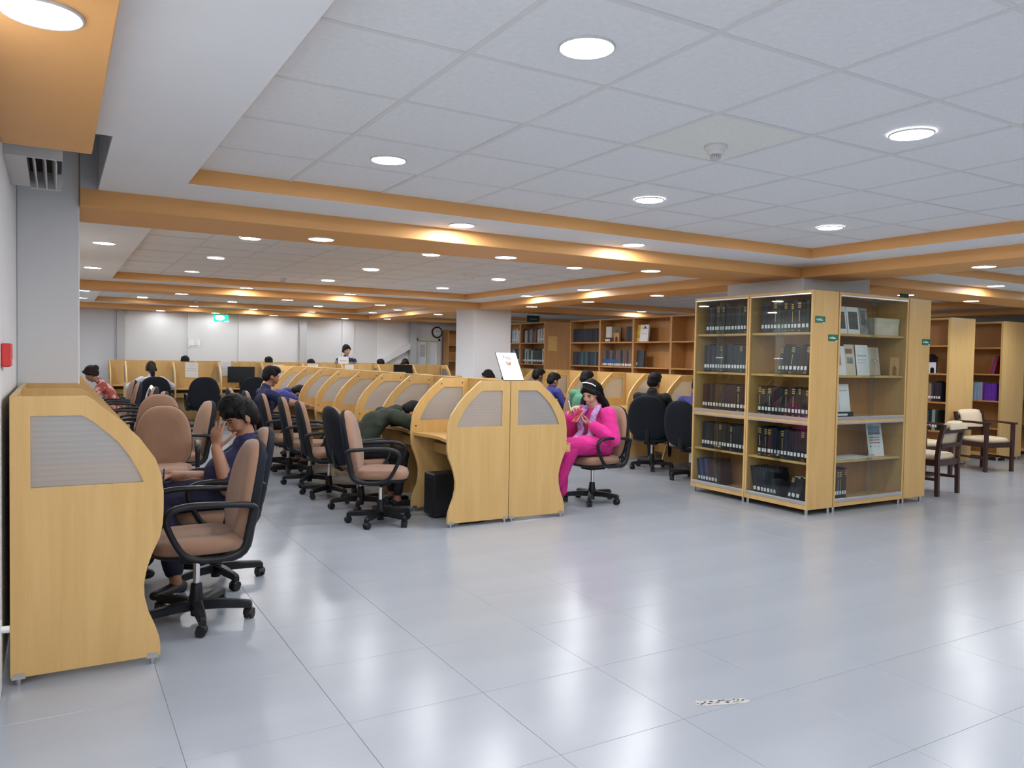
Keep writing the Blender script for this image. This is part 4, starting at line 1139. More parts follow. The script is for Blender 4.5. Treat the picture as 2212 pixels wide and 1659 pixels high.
t = flat_item('display_book', u2, .03, .05, SHZ[2], .18, .27, 'book_slate', 'dark slate book standing alone on the long shelf', 'book', th=.03, lean=-4, parts=(('white_label', 'label_white', .02, .12, .12, .26),))
t = shelf_thing('book_end', u3, .47, .04, SHZ[2], 'grey metal book end at the end of the long shelf', 'book end')
link('arch_plate', arch('steel', .13, .24, .004, .035), None, t); MB().box(0, .13, .004, .10, 0, .003).build('foot_plate', 'steel', t)
t = shelf_thing('book_end', c0, .60, .012, SHZ[2], 'white metal book end before the teal books', 'book end')
link('arch_plate', arch('white_plastic', .11, .16, .004, .03), None, t); MB().box(0, .11, .004, .10, 0, .003).build('foot_plate', 'white_plastic', t)
t = shelf_thing('book_end', stE, .25, .04, SHZ[2], 'small arched book end in the shelf by the clock', 'book end')
link('arch_plate', arch('grey_paint', .13, .17, .005, .03), None, t); MB().box(0, .13, .005, .10, 0, .003).build('foot_plate', 'grey_paint', t)
# royal blue paper band round the brown volumes
t = shelf_thing('blue_band', u1, .03, .043, SHZ[2], 'royal blue paper band across the brown volumes', 'band')
MB().bbox(0, .42, -.0012, .0005, .06, .115, .0003).build('strip', 'book_royal', t)
# yellow notice and green plates
t = thing('notice_sheet', 'yellow notice sheet stuck on the end of a dark shelf', 'notice', (8.06, 12.4295, 1.59), 0)
MB().bbox(0, .21, -.004, 0, 0, .28, .0008).build('sheet', 'paper_yellow', t)
for a, b in ((.05, .25), (.14, .2)): MB().box(a, a + .025, -.0055, -.0035, b, b + .01).build('mark', 'ink_brown', t)
def plate(x, z, label):
    t = thing('shelf_plate', label, 'sign', (x, 4.899, z), 0, 'green shelf plates')
    MB().bbox(0, .14, -.004, 0, 0, .062, .001).build('plate', 'sign_green', t)
    MB().box(.015, .03, -.0048, -.0035, .022, .036).build('emblem', 'label_white', t)
    MB().box(.04, .085, -.0048, -.0035, .034, .040).box(.04, .105, -.0048, -.0035, .022, .029).build('lettering', 'label_white', t)
    MB().box(.10, .135, -.0048, -.0035, -.001, .006).build('white_tab', 'label_white', t)
plate(6.165, 1.833, 'green shelf plate high on the beech end next to the corner bookcase')
plate(6.36, 1.665, 'green shelf plate beside the framed photographs')
plate(7.86, 1.665, 'green shelf plate on the far right beech end')
# ------------------------------------------------------------------ things on and around the carrels
# acrylic stand with the "No Foods/Drinks" sheet, leaning back on top of the double carrel
t = thing('sign_stand', 'white tilted notice stand reading No Foods Drinks Allowed Inside', 'sign', (3.375, 5.905, 1.2475))
tiltm = Matrix.Rotation(math.radians(-33), 4, 'X')
def on_sign(o): o.matrix_basis = tiltm; return o
on_sign(MB().bbox(0, .215, 0, .004, 0, .295, .001).build('backing', 'black_metal', t))
on_sign(MB().bbox(.005, .210, -.002, 0, .005, .290, .0005).build('sheet', 'paper', t))
hexa = [(.028, .145), (.052, .272), (.150, .272), (.192, .150), (.168, .022), (.070, .022)]
hm = MB()
for i in range(6):
    a, b = Vector(hexa[i]), Vector(hexa[(i + 1) % 6]); d = (b - a).normalized(); n = Vector((-d.y, d.x)) * .0012
    hm.add([(p.x, -.0026, p.y) for p in (a - n, b - n, b + n, a + n)], [(0, 1, 2, 3)])
on_sign(hm.build('printed_border', 'ink_grey', t))
RX = Matrix.Rotation(PI / 2, 4, 'X')
for txt, size, x, z, m_ in (('No', .062, .105, .235, 'ink'), ('Foods/Drinks', .026, .112, .125, 'ink_brown'), ('Allowed', .026, .118, .088, 'ink_brown'), ('Inside', .024, .120, .055, 'ink_brown')):
    on_sign(text_mesh(txt, size, m_, t, 'lettering', M=Matrix.Translation((x, -.0028, z)) @ RX))
ic = MB()
ic.box(.082, .098, -.0028, -.0022, .165, .198).box(.112, .130, -.0028, -.0022, .165, .195)
ic.rings([[(.106 + r * math.cos(2 * PI * k / 16), y, .168 + r * .6 * math.sin(2 * PI * k / 16)) for k in range(16)] for r, y in ((.022, -.0027), (.022, -.0021))])
on_sign(ic.build('food_pictogram', 'book_tan', t))
MB().add([(x, y, z) for x in (.095, .120) for y, z in ((.150, .215), (.154, .215), (.203, .001), (.199, .001))],
         [(0, 1, 2, 3), (4, 5, 6, 7), (0, 1, 5, 4), (1, 2, 6, 5), (2, 3, 7, 6), (3, 0, 4, 7)]).build('prop', 'black_metal', t)

# computer tower under the nearest middle carrel
t = thing('computer_tower', 'black computer tower standing under the nearest middle carrel', 'computer', (2.90, 6.28, 0), 0)
MB().bbox(0, .42, 0, .19, .02, .40, .008).build('case', 'black_metal', t)
MB().bbox(-.012, .0, .004, .186, .03, .395, .004).build('front_bezel', 'black_plastic', t)
MB().box(-.0135, -.012, .03, .16, .33, .35).build('drive_slot', 'black_shell', t)
MB().box(.12, .16, .07, .10, .400, .405).build('top_button', 'steel', t)
for x in (.05, .36):
    for y in (.03, .16): MB().cyl((x, y, 0), (x, y, .022), .014, n=10).build('foot', 'black_plastic', t)
# cable under the end panels
cb = MB().tube([(2.95 + .05, 5.98, .006), (3.08, 5.99, .008), (3.16, 5.97, .006), (3.26, 6.0, .006), (3.34, 5.99, .02), (3.38, 5.98, .03)], .006, .006, n=6)
o = cb.cyl((3.05, 5.985, .012), (3.10, 5.985, .012), .012, n=8).build('power_cable', 'black_plastic'); tag(o, 'black cable lying under the end of the double carrel', 'cable')

def monitor(x, y, z, rz, w_, h, label, stand=True):
    t = thing('monitor', label, 'monitor', (x, y, z), rz, 'computer monitors')
    MB().bbox(-w_ / 2, w_ / 2, -.012, .012, .10, .10 + h, .004).build('housing', 'black_plastic', t)
    MB().box(-w_ / 2 + .012, w_ / 2 - .012, -.0135, -.0115, .118, .088 + h).build('screen', 'screen_black', t)
    MB().bbox(-.03, .03, .012, .05, .02, .25, .004).build('neck', 'black_plastic', t)
    MB().lathe([(.11, 0), (.11, .008), (.04, .02), (.03, .022)], c=(0, .03, 0)).build('stand_base', 'black_plastic', t)
monitor(3.22, 16.25, .743, 0, .52, .32, 'black flat monitor on a desk of the far front row')
monitor(6.72, 16.28, .743, 0, .46, .40, 'black monitor in the far row before the woman with glasses')

# notices on the far carrels
def notice(x, y, z, w_, h, label, rz=0):
    t = thing('notice_sheet', label, 'notice', (x, y, z), rz, 'paper notices on the far carrels')
    MB().bbox(-w_ / 2, w_ / 2, -.003, 0, 0, h, .0008).build('sheet', 'paper', t)
    for q, (a, b) in enumerate(((-.3, .3), (-.1, .1), (-.35, .35), (-.35, .35))):
        MB().box(a * w_, b * w_, -.0042, -.0028, h * (.85 - .13 * q), h * (.87 - .13 * q)).build('print', 'ink_grey', t)
yb = 16.527
notice(2.33, yb, .93, .24, .30, 'white notice on the partition before the empty black chair')
notice(2.97, yb, .97, .21, .30, 'white notice left of the far monitor')
notice(4.02, yb, .99, .22, .22, 'white notice on the far partition right of the monitor')
notice(4.75, yb, 1.10, .22, .13, 'white notice high on the far partition')
notice(5.55, yb, 1.06, .20, .16, 'white notice before the standing woman')
yc = 18.277
notice(1.75, yc, 1.12, .42, .10, 'wide white strip on the rearmost partition')
notice(3.0, yc, 1.10, .30, .11, 'white strip on the rearmost partition over the empty chair')
notice(4.70, yc, 1.10, .28, .11, 'white strip on the rearmost partition near the middle')
notice(5.9, yc, 1.08, .28, .10, 'white strip on the rearmost partition at the right')
t = thing('notice_sheet', 'curled white paper pinned on the back wall', 'notice', (2.5, 18.486, 1.55), 0)
MB().rings([[(.02 + .26 * k / 8, -.004 - .012 * math.sin(k), z) for k in range(9)] + [(.02 + .26 * (8 - k) / 8, -.001 - .012 * math.sin(8 - k), z) for k in range(9)] for z in (0, .09, .17)]).build('sheet', 'paper', t)
MB().box(.05, .25, -.022, -.02, .03, .04).build('print', 'ink_grey', t)
# small tilted name card
t = thing('desk_card', 'small white card stand on the far partition beside the standing woman', 'card', (5.42, 16.54, 1.2475))
MB().bbox(-.12, .12, -.006, 0, .0, .15, .002).build('card', 'paper', t); MB().box(-.07, .07, -.0075, -.005, .05, .07).build('print', 'ink_grey', t)
MB().box(-.03, .03, 0, .02, 0, .01).build('foot_plate', 'black_plastic', t)

# laptop in the right row
t = thing('laptop', 'open laptop with a green wallpaper in the carrel by the glass bookcase', 'laptop', (7.42, 8.02, .744), math.radians(-90))
MB().bbox(-.16, .16, -.22, 0, 0, .016, .003).build('keyboard_base', 'black_plastic', t)
lm = MB().bbox(-.16, .16, 0, .008, 0, .21, .002).build('lid', 'black_plastic', t); lm.rotation_euler = (math.radians(-15), 0, 0); lm.location = (0, 0, .014)
m, nt, b = new_mat('wallpaper')
tcn = nt.nodes.new('ShaderNodeTexCoord'); wv = nt.nodes.new('ShaderNodeTexWave'); wv.wave_type = 'RINGS'; wv.inputs['Scale'].default_value = 6; wv.inputs['Distortion'].default_value = 3
cr = nt.nodes.new('ShaderNodeValToRGB'); cr.color_ramp.elements[0].color = (.01, .05, .05, 1); cr.color_ramp.elements[1].color = (.05, .22, .20, 1)
nt.links.new(tcn.outputs['Object'], wv.inputs['Vector']); nt.links.new(wv.outputs['Fac'], cr.inputs['Fac']); nt.links.new(cr.outputs['Color'], b.inputs['Base Color'])
nt.links.new(cr.outputs['Color'], b.inputs['Emission Color']); b.inputs['Emission Strength'].default_value = .8
sc_ = MB().box(-.15, .15, -.001, .0005, .012, .20).build('screen', 'wallpaper', lm)
t = thing('folder', 'dark purple folder standing in a carrel behind the woman in pink', 'folder', (7.5, 9.05, .743), math.radians(-75))
MB().bbox(-.10, .10, 0, .03, 0, .29, .003).build('cover', 'book_maroon', t); MB().box(-.09, .09, .006, .024, .291, .293).build('pages', 'pages', t)
# keyboard drawer pulled out of the carrel where the woman in pink sits
dr = MB().bbox(-.62, -.13, .30, .72, .575, .590, .002).bbox(-.62, -.13, .72, .735, .575, .655, .002).bbox(-.14, -.13, .30, .72, .59, .64, .002).build('keyboard_drawer', 'beech', RIGHT0)
MB().box(-.36, -.26, .735, .738, .60, .635).build('label_plate', 'label_white', dr)
for nm, x, y, rz in (('white paper on the desk of the man in navy polo', 3.0, 10.0, .2), ('white paper on the desk beside the empty brown chair', 3.02, 7.7, -.2)):
    t = thing('paper_sheet', nm, 'paper', (x, y, .743), rz)
    MB().bbox(-.11, .11, -.15, .15, 0, .006, .001).build('sheet', 'paper', t); MB().box(-.07, .07, -.1, -.09, .0062, .0068).build('print', 'ink_grey', t)
# sign of the person behind: socket on left wall
t = thing('wall_socket', 'white cable socket low on the left wall', 'socket', (XW0, 3.62, .34))
MB().bbox(0, .012, -.045, .045, -.03, .03, .003).build('cover_plate', 'white_plastic', t); MB().cyl((.012, 0, 0), (.04, .0, .0), .014, n=10).build('plug', 'white_plastic', t)
# ------------------------------------------------------------------ people
V = Vector
pmat('skin', (0.36, 0.175, 0.105), .5, noise=(12, .08))
pmat('skin_fair', (0.60, 0.345, 0.24), .5, noise=(12, .06))
pmat('skin_dark', (0.22, 0.105, 0.065), .5, noise=(12, .08))
pmat('hair_black', (0.006, 0.0055, 0.006), .6, spec=.22, noise=(60, .4, (1, 1, .2)), bump=(140, .5))
pmat('hair_brown', (0.02, 0.011, 0.010), .6, spec=.22, noise=(60, .4, (1, 1, .2)), bump=(140, .5))
pmat('shirt_navy', (0.018, 0.021, 0.085), .85, noise=(7, .15), bump=(18, .5))
pmat('shirt_navy_dark', (0.012, 0.015, 0.052), .85, noise=(7, .15), bump=(18, .5))
pmat('trouser_navy', (0.010, 0.011, 0.038), .85, noise=(6, .2), bump=(14, .5))
pmat('trouser_black', (0.010, 0.010, 0.012), .85)
pmat('shirt_blue', (0.045, 0.05, 0.24), .85, noise=(7, .15), bump=(18, .5))
pmat('shirt_green_dark', (0.025, 0.035, 0.022), .9, noise=(7, .2), bump=(16, .6))
pmat('shirt_green', (0.10, 0.29, 0.18), .85, noise=(7, .15), bump=(18, .4))
pmat('shirt_black', (0.012, 0.012, 0.014), .9, bump=(18, .4))
pmat('shirt_white', (0.66, 0.68, 0.73), .9, noise=(6, .08), bump=(16, .5))
pmat('shirt_red', (0.45, 0.06, 0.09), .9)
pmat('pink_cloth', (0.68, 0.018, 0.26), .8, noise=(6, .12), bump=(13, .6), sheen=.2)
pmat('pink_trouser', (0.55, 0.016, 0.205), .82, noise=(5, .12), bump=(10, .5))
pmat('shoe_black', (0.010, 0.010, 0.011), .5)
pmat('shoe_grey', (0.45, 0.44, 0.42), .6)
pmat('lip', (0.50, 0.20, 0.17), .5)
pmat('eye_white', (0.42, 0.38, 0.36), .5)
pmat('eye_dark', (0.012, 0.008, 0.006), .3)
pmat('nail', (0.5, 0.3, 0.25), .35)
def pattern_mat(name, c0, c1, c2, scale):
    m, nt, b = new_mat(name)
    tc = nt.nodes.new('ShaderNodeTexCoord'); v = nt.nodes.new('ShaderNodeTexVoronoi'); v.inputs['Scale'].default_value = scale
    cr = nt.nodes.new('ShaderNodeValToRGB'); cr.color_ramp.interpolation = 'CONSTANT'
    e = cr.color_ramp.elements; e[0].position = 0; e[0].color = (*c0, 1); e[1].position = .46; e[1].color = (*c1, 1)
    x = e.new(.70); x.color = (*c2, 1)
    n = nt.nodes.new('ShaderNodeTexNoise'); n.inputs['Scale'].default_value = scale * .8
    ad = nt.nodes.new('ShaderNodeMath'); ad.operation = 'MULTIPLY_ADD'; ad.inputs[1].default_value = .5
    nt.links.new(tc.outputs['Object'], v.inputs['Vector']); nt.links.new(tc.outputs['Object'], n.inputs['Vector'])
    nt.links.new(n.outputs['Fac'], ad.inputs[0]); nt.links.new(v.outputs['Distance'], ad.inputs[2])
    nt.links.new(ad.outputs[0], cr.inputs['Fac']); nt.links.new(cr.outputs['Color'], b.inputs['Base Color'])
    b.inputs['Roughness'].default_value = .9
pattern_mat('print_red', (.70, .50, .47), (.66, .42, .40), (.42, .09, .07), 13)
pattern_mat('print_grey', (.05, .05, .07), (.35, .36, .42), (.03, .03, .05), 14)
pattern_mat('scarf_print', (.66, .50, .64), (.16, .17, .42), (.52, .26, .50), 42)

def ik(a, t, l1, l2, pole):
    a, t = V(a), V(t); d = t - a; L = min(d.length, (l1 + l2) * .999); n = d.normalized()
    x = (l1 * l1 - l2 * l2 + L * L) / (2 * L); h = math.sqrt(max(0, l1 * l1 - x * x))
    p = V(pole); p = (p - n * p.dot(n)).normalized()
    return a + n * x + p * h

class Fig:
    """a body grown from tapered elliptic capsules, fused by a voxel remesh into one surface"""
    def __init__(s): s.v = []; s.f = []; s.pm = []; s.pr = []
    def cap(s, p0, p1, r0, r1, mat, sx=1.0, sy=1.0, ax=(1, 0, 0), seg=14):
        p0, p1 = V(p0), V(p1); d = p1 - p0; L = d.length
        t = d / L if L > 1e-5 else V((0, 0, 1))
        a = V(ax) - t * V(ax).dot(t)
        a = a.normalized() if a.length > 1e-4 else t.orthogonal().normalized()
        b = t.cross(a)
        rows = []
        for k in range(1, 5): q = -PI / 2 + (PI / 2) * k / 5; rows.append((p0 + t * (r0 * math.sin(q)), r0 * math.cos(q)))
        m = max(2, int(L / .022) + 1)
        for k in range(m + 1): u = k / m; rows.append((p0 + d * u, r0 + (r1 - r0) * u))
        for k in range(1, 5): q = (PI / 2) * k / 5; rows.append((p1 + t * (r1 * math.sin(q)), r1 * math.cos(q)))
        o = len(s.v)
        for c, r in rows:
            for k in range(seg):
                q = 2 * PI * k / seg
                s.v.append(c + a * (r * sx * math.cos(q)) + b * (r * sy * math.sin(q)))
        R = len(rows)
        for i in range(R - 1):
            for k in range(seg): s.f.append((o + i * seg + k, o + i * seg + (k + 1) % seg, o + (i + 1) * seg + (k + 1) % seg, o + (i + 1) * seg + k))
        s.f.append(tuple(o + k for k in range(seg - 1, -1, -1))); s.f.append(tuple(o + (R - 1) * seg + k for k in range(seg)))
        s.pm += [mat] * (R * seg); s.pr.append(('c', mat, p0, t, L, r0, r1, a / sx, b / sy))
        return s
    def ball(s, c, r, mat, R=None):
        """ellipsoid with radii r, optional rotation matrix"""
        R = R or Matrix.Identity(3)
        o = len(s.v); n, m = 10, 16
        for i in range(1, n):
            q = PI * i / n
            for k in range(m):
                w_ = 2 * PI * k / m
                s.v.append(V(c) + R @ V((r[0] * math.sin(q) * math.cos(w_), r[1] * math.sin(q) * math.sin(w_), r[2] * math.cos(q))))
        for i in range(n - 2):
            for k in range(m): s.f.append((o + i * m + k, o + (i + 1) * m + k, o + (i + 1) * m + (k + 1) % m, o + i * m + (k + 1) % m))
        s.f.append(tuple(o + k for k in range(m))); s.f.append(tuple(o + (n - 2) * m + k for k in range(m - 1, -1, -1)))
        s.pm += [mat] * ((n - 1) * m); s.pr.append(('b', mat, V(c), R, r))
        return s
    def build(s, name, parent, vox=.009, smooth=3, rough=0.0, fold=0.0):
        me = bpy.data.meshes.new(name); me.from_pydata([tuple(v) for v in s.v], [], s.f); me.update()
        tmp = bpy.data.objects.new('tmp', me); C.objects.link(tmp)
        md = tmp.modifiers.new('r', 'REMESH'); md.mode = 'VOXEL'; md.voxel_size = vox; md.adaptivity = 0
        dg = bpy.context.evaluated_depsgraph_get()
        out = bpy.data.meshes.new_from_object(tmp.evaluated_get(dg))
        bpy.data.objects.remove(tmp); bpy.data.meshes.remove(me)
        nv = len(out.vertices)
        co = np.empty(nv * 3); out.vertices.foreach_get('co', co); co = co.reshape(-1, 3)
        ed = np.empty(len(out.edges) * 2, dtype=np.int64); out.edges.foreach_get('vertices', ed); ed = ed.reshape(-1, 2)
        deg = np.bincount(ed.ravel(), minlength=nv).reshape(-1, 1)
        for it in range(smooth):
            acc = np.zeros_like(co); np.add.at(acc, ed[:, 0], co[ed[:, 1]]); np.add.at(acc, ed[:, 1], co[ed[:, 0]])
            co = co * .45 + .55 * acc / np.maximum(deg, 1)
        out.vertices.foreach_set('co', co.ravel())
        mats = []
        for m in s.pm:
            if m not in mats: mats.append(m)
        best = np.full(nv, 1e9); vm = np.zeros(nv, dtype=int)      # owner of each point: the solid it lies deepest in
        for q in s.pr:
            if q[0] == 'c':
                _, m, p0, t, L, r0, r1, a, b = q
                rel = co - np.array(p0); ax_ = rel @ np.array(t); u = np.clip(ax_, 0, L)
                sd = np.sqrt((rel @ np.array(a)) ** 2 + (rel @ np.array(b)) ** 2 + (ax_ - u) ** 2) - (r0 + (r1 - r0) * u / max(L, 1e-6))
            else:
                _, m, c_, R_, r_ = q
                loc = (co - np.array(c_)) @ np.array(R_)
                sd = (np.sqrt(((loc / np.array(r_)) ** 2).sum(1)) - 1) * min(r_)
            w_ = sd < best; best[w_] = sd[w_]; vm[w_] = mats.index(m)
        oh = np.eye(len(mats))[vm]                     # even out ragged borders between cloth and skin
        for it in range(3 if len(mats) > 1 else 0):
            acc = np.zeros_like(oh); np.add.at(acc, ed[:, 0], oh[ed[:, 1]]); np.add.at(acc, ed[:, 1], oh[ed[:, 0]])
            oh = .4 * oh + .6 * acc / np.maximum(deg, 1)
        vm = oh.argmax(1)
        cloth = np.array([m.startswith(('shirt', 'pink', 'trouser', 'print')) for m in mats])[vm]
        if fold and cloth.any():                       # folds in the cloth
            from mathutils import noise as mn
            nr = np.empty(nv * 3); out.vertices.foreach_get('normal', nr); nr = nr.reshape(-1, 3)
            ix = np.nonzero(cloth)[0]
            wt = oh[ix][:, [i for i, m in enumerate(mats) if m.startswith(('shirt', 'pink', 'trouser', 'print'))]].sum(1)
            ds = np.array([1 - 2.2 * abs(mn.noise(V((c[0] * 9, c[1] * 9 + 3, c[2] * 15)))) + .5 * mn.noise(V((c[0] * 26, c[1] * 26, c[2] * 30))) for c in co[ix]])
            co[ix] += nr[ix] * (ds * fold * wt)[:, None]; out.vertices.foreach_set('co', co.ravel())
        if rough:                                      # strands: small displacement along the normal
            nr = np.empty(nv * 3); out.vertices.foreach_get('normal', nr); nr = nr.reshape(-1, 3)
            from mathutils import noise as mn
            dsp = np.array([mn.noise(V((c[0] * 95, c[1] * 95, c[2] * 10))) + .4 * mn.noise(V((c[0] * 190, c[1] * 190, c[2] * 30))) for c in co])
            co = co + nr * (dsp * rough)[:, None]; out.vertices.foreach_set('co', co.ravel())
        out.materials.clear()
        for m in mats: out.materials.append(MATS[m])
        for p in out.polygons:
            q = [vm[i] for i in p.vertices]; p.material_index = max(set(q), key=q.count)
        out.polygons.foreach_set('use_smooth', [True] * len(out.polygons))
        out.name = name; out.update()
        return link(name, out, None, parent)

def hand(F, wrist, d, nrm, side, skin, curl=.35, spread=.12, thumb=.6, curls=None, k=1.0):
    """d: direction of the fingers, nrm: palm normal (the side fingers curl to), side: +1 when the thumb is towards d x nrm"""
    w = V(wrist); d = V(d).normalized(); n = V(nrm); n = (n - d * n.dot(d)).normalized(); x = d.cross(n) * side
    k0 = w + d * (.085 * k)
    F.cap(w + d * .015, k0 - d * .01, .026 * k, .036 * k, skin, sx=1.05, sy=.42, ax=x)
    for i, L in enumerate((.076, .086, .080, .062)):
        off = (.030 - .0195 * i) * k
        p = k0 + x * off - d * (.004 if i in (0,) else (.0 if i < 3 else .012))
        a = (spread * (1 - i * .62)); fd = (d + x * a * .5).normalized()
        cu = curls[i] if curls else curl
        ang = cu * .6
        r = .0092 * k
        for sgm, fr in ((.45, 1), (.31, .9), (.24, .8)):
            dd = fd * math.cos(ang) + n * math.sin(ang)
            q = p + dd * (L * sgm * k)
            F.cap(p, q, r, r * .93, skin, seg=8); p = q; r *= .93; ang += cu
    p = w + d * .03 + x * (.028 * k) + n * .006
    td = (d * .65 + x * thumb + n * .25).normalized(); r = .0115 * k
    for L in (.04, .033, .026):
        q = p + td * (L * k); F.cap(p, q, r, r * .9, skin, seg=8); p = q; r *= .92; td = (td + d * .22 + n * .1 * curl).normalized()

def head_rot(yaw, pitch, roll):
    return (Matrix.Rotation(math.radians(yaw), 3, 'Z') @ Matrix.Rotation(math.radians(-pitch), 3, 'X') @ Matrix.Rotation(math.radians(roll), 3, 'Y'))

def add_head(F, root, c, rot, skin, hair, style, female=False, detail=True, vox=.008, beard=False):
    R = head_rot(*rot); c = V(c); T = lambda p: c + R @ V(p); AX = R @ V((1, 0, 0))
    k = .96 if female else 1.0
    F.ball(T((0, -.012, .03)), (.074 * k, .092, .098), skin, R)
    F.ball(T((0, .025, -.005)), (.066 * k, .066, .085), skin, R)
    F.cap(T((0, .03, -.05)), T((0, .056, -.092)), .052 * k, .026 * k, skin, sx=1.0, sy=.85, ax=AX)
    F.cap(T((-.028, .055, -.03)), T((.028, .055, -.03)), .030, .030, skin)
    F.cap(T((0, .084, .018)), T((0, .101 if not female else .097, -.022)), .010, .0125 if not female else .0105, skin)
    F.cap(T((-.012, .093, -.027)), T((.012, .093, -.027)), .009, .009, skin)
    F.ball(T((0, .088, -.058)), (.022, .010, .012), skin, R)
    for s_ in (-1, 1):
        F.ball(T((s_ * .075 * k, -.006, -.006)), (.011, .021, .032), skin, R)
    H = Fig(); hm = hair
    if style != 'none':
        H.ball(T((0, -.022, .048)), (.085 * k, .100, .096), hm, R)
        H.ball(T((0, -.055, .0)), (.078 * k, .062, .075), hm, R)
        if style == 'short':
            H.ball(T((0, .025, .108)), (.074, .070, .042), hm, R)
            H.cap(T((-.05, .062, .092)), T((.045, .070, .092)), .026, .022, hm)
            for s_ in (-1, 1): H.cap(T((s_ * .074, .012, .05)), T((s_ * .075, .008, -.004)), .014, .006, hm)
        if style == 'mop':
            H.ball(T((0, .015, .118)), (.092, .088, .062), hm, R)
            H.ball(T((0, -.05, .03)), (.092, .07, .10), hm, R)
            H.cap(T((-.055, .066, .088)), T((.05, .072, .080)), .030, .026, hm)
            H.cap(T((-.02, .085, .066)), T((.055, .075, .050)), .018, .012, hm)
            for s_ in (-1, 1): H.cap(T((s_ * .078, .012, .05)), T((s_ * .078, .010, -.022)), .016, .006, hm)
        if style in ('long', 'pony', 'bun', 'bob'):
            for s_ in (-1, 1):
                H.cap(T((s_ * .012, .072, .098)), T((s_ * .070, .040, .030)), .020, .020, hm)
                H.cap(T((s_ * .070, .030, .05)), T((s_ * .078, -.025, -.03)), .020, .022, hm)
        if style == 'pony':
            H.cap(T((0, -.11, .02)), T((0, -.14, -.10)), .035, .045, hm); H.cap(T((0, -.14, -.10)), T((0.01, -.125, -.24)), .045, .018, hm)
        if style == 'bun':
            H.ball(T((0, -.11, .05)), (.05, .045, .05), hm, R)
        if style == 'bob':
            for s_ in (-1, 1): H.cap(T((s_ * .075, -.03, 0)), T((s_ * .085, -.03, -.16)), .034, .03, hm)
            H.cap(T((0, -.085, 0)), T((0, -.085, -.17)), .06, .05, hm, sx=1.4, sy=.7, ax=AX)
    if detail:
        for s_ in (-1, 1):
            e = MB(); q = Fig()
            q.ball((0, 0, 0), (.0125, .0055, .0046), 'eye_white')
            m1 = MB(); m1.add(q.v, q.f, 0, True)
            q2 = Fig(); q2.ball((0, .0045, -.001), (.0056, .003, .0042), 'eye_dark'); m1.add(q2.v, q2.f, 1, True)
            o = m1.build('eye', ['eye_white', 'eye_dark'], root); o.matrix_basis = Matrix.Translation(T((s_ * .031, .0835, .012))) @ R.to_4x4()
            b = MB().tube([T((s_ * .014, .0905, .031)), T((s_ * .030, .0905, .036)), T((s_ * .050, .077, .030))], .0028, .0034, n=6)
            b.build('eyebrow', hair, root)
            MB().tube([T((s_ * .017, .0885, .016)), T((s_ * .031, .0905, .020)), T((s_ * .046, .081, .014))], .002, .0028, n=6).build('eyelid', hair, root)
        MB().tube([T((-.019, .0895, -.061)), T((-.007, .0965, -.0585)), T((0, .0968, -.0595)), T((.007, .0965, -.0585)), T((.019, .0895, -.061))], .0026, .0030, n=8).tube(
            [T((-.015, .0895, -.0645)), T((0, .0965, -.0675)), T((.015, .0895, -.0645))], .0028, .0036, n=8).build('lips', 'lip' if female else 'skin_dark', root)
        if beard:
            pass
    return H, T, R

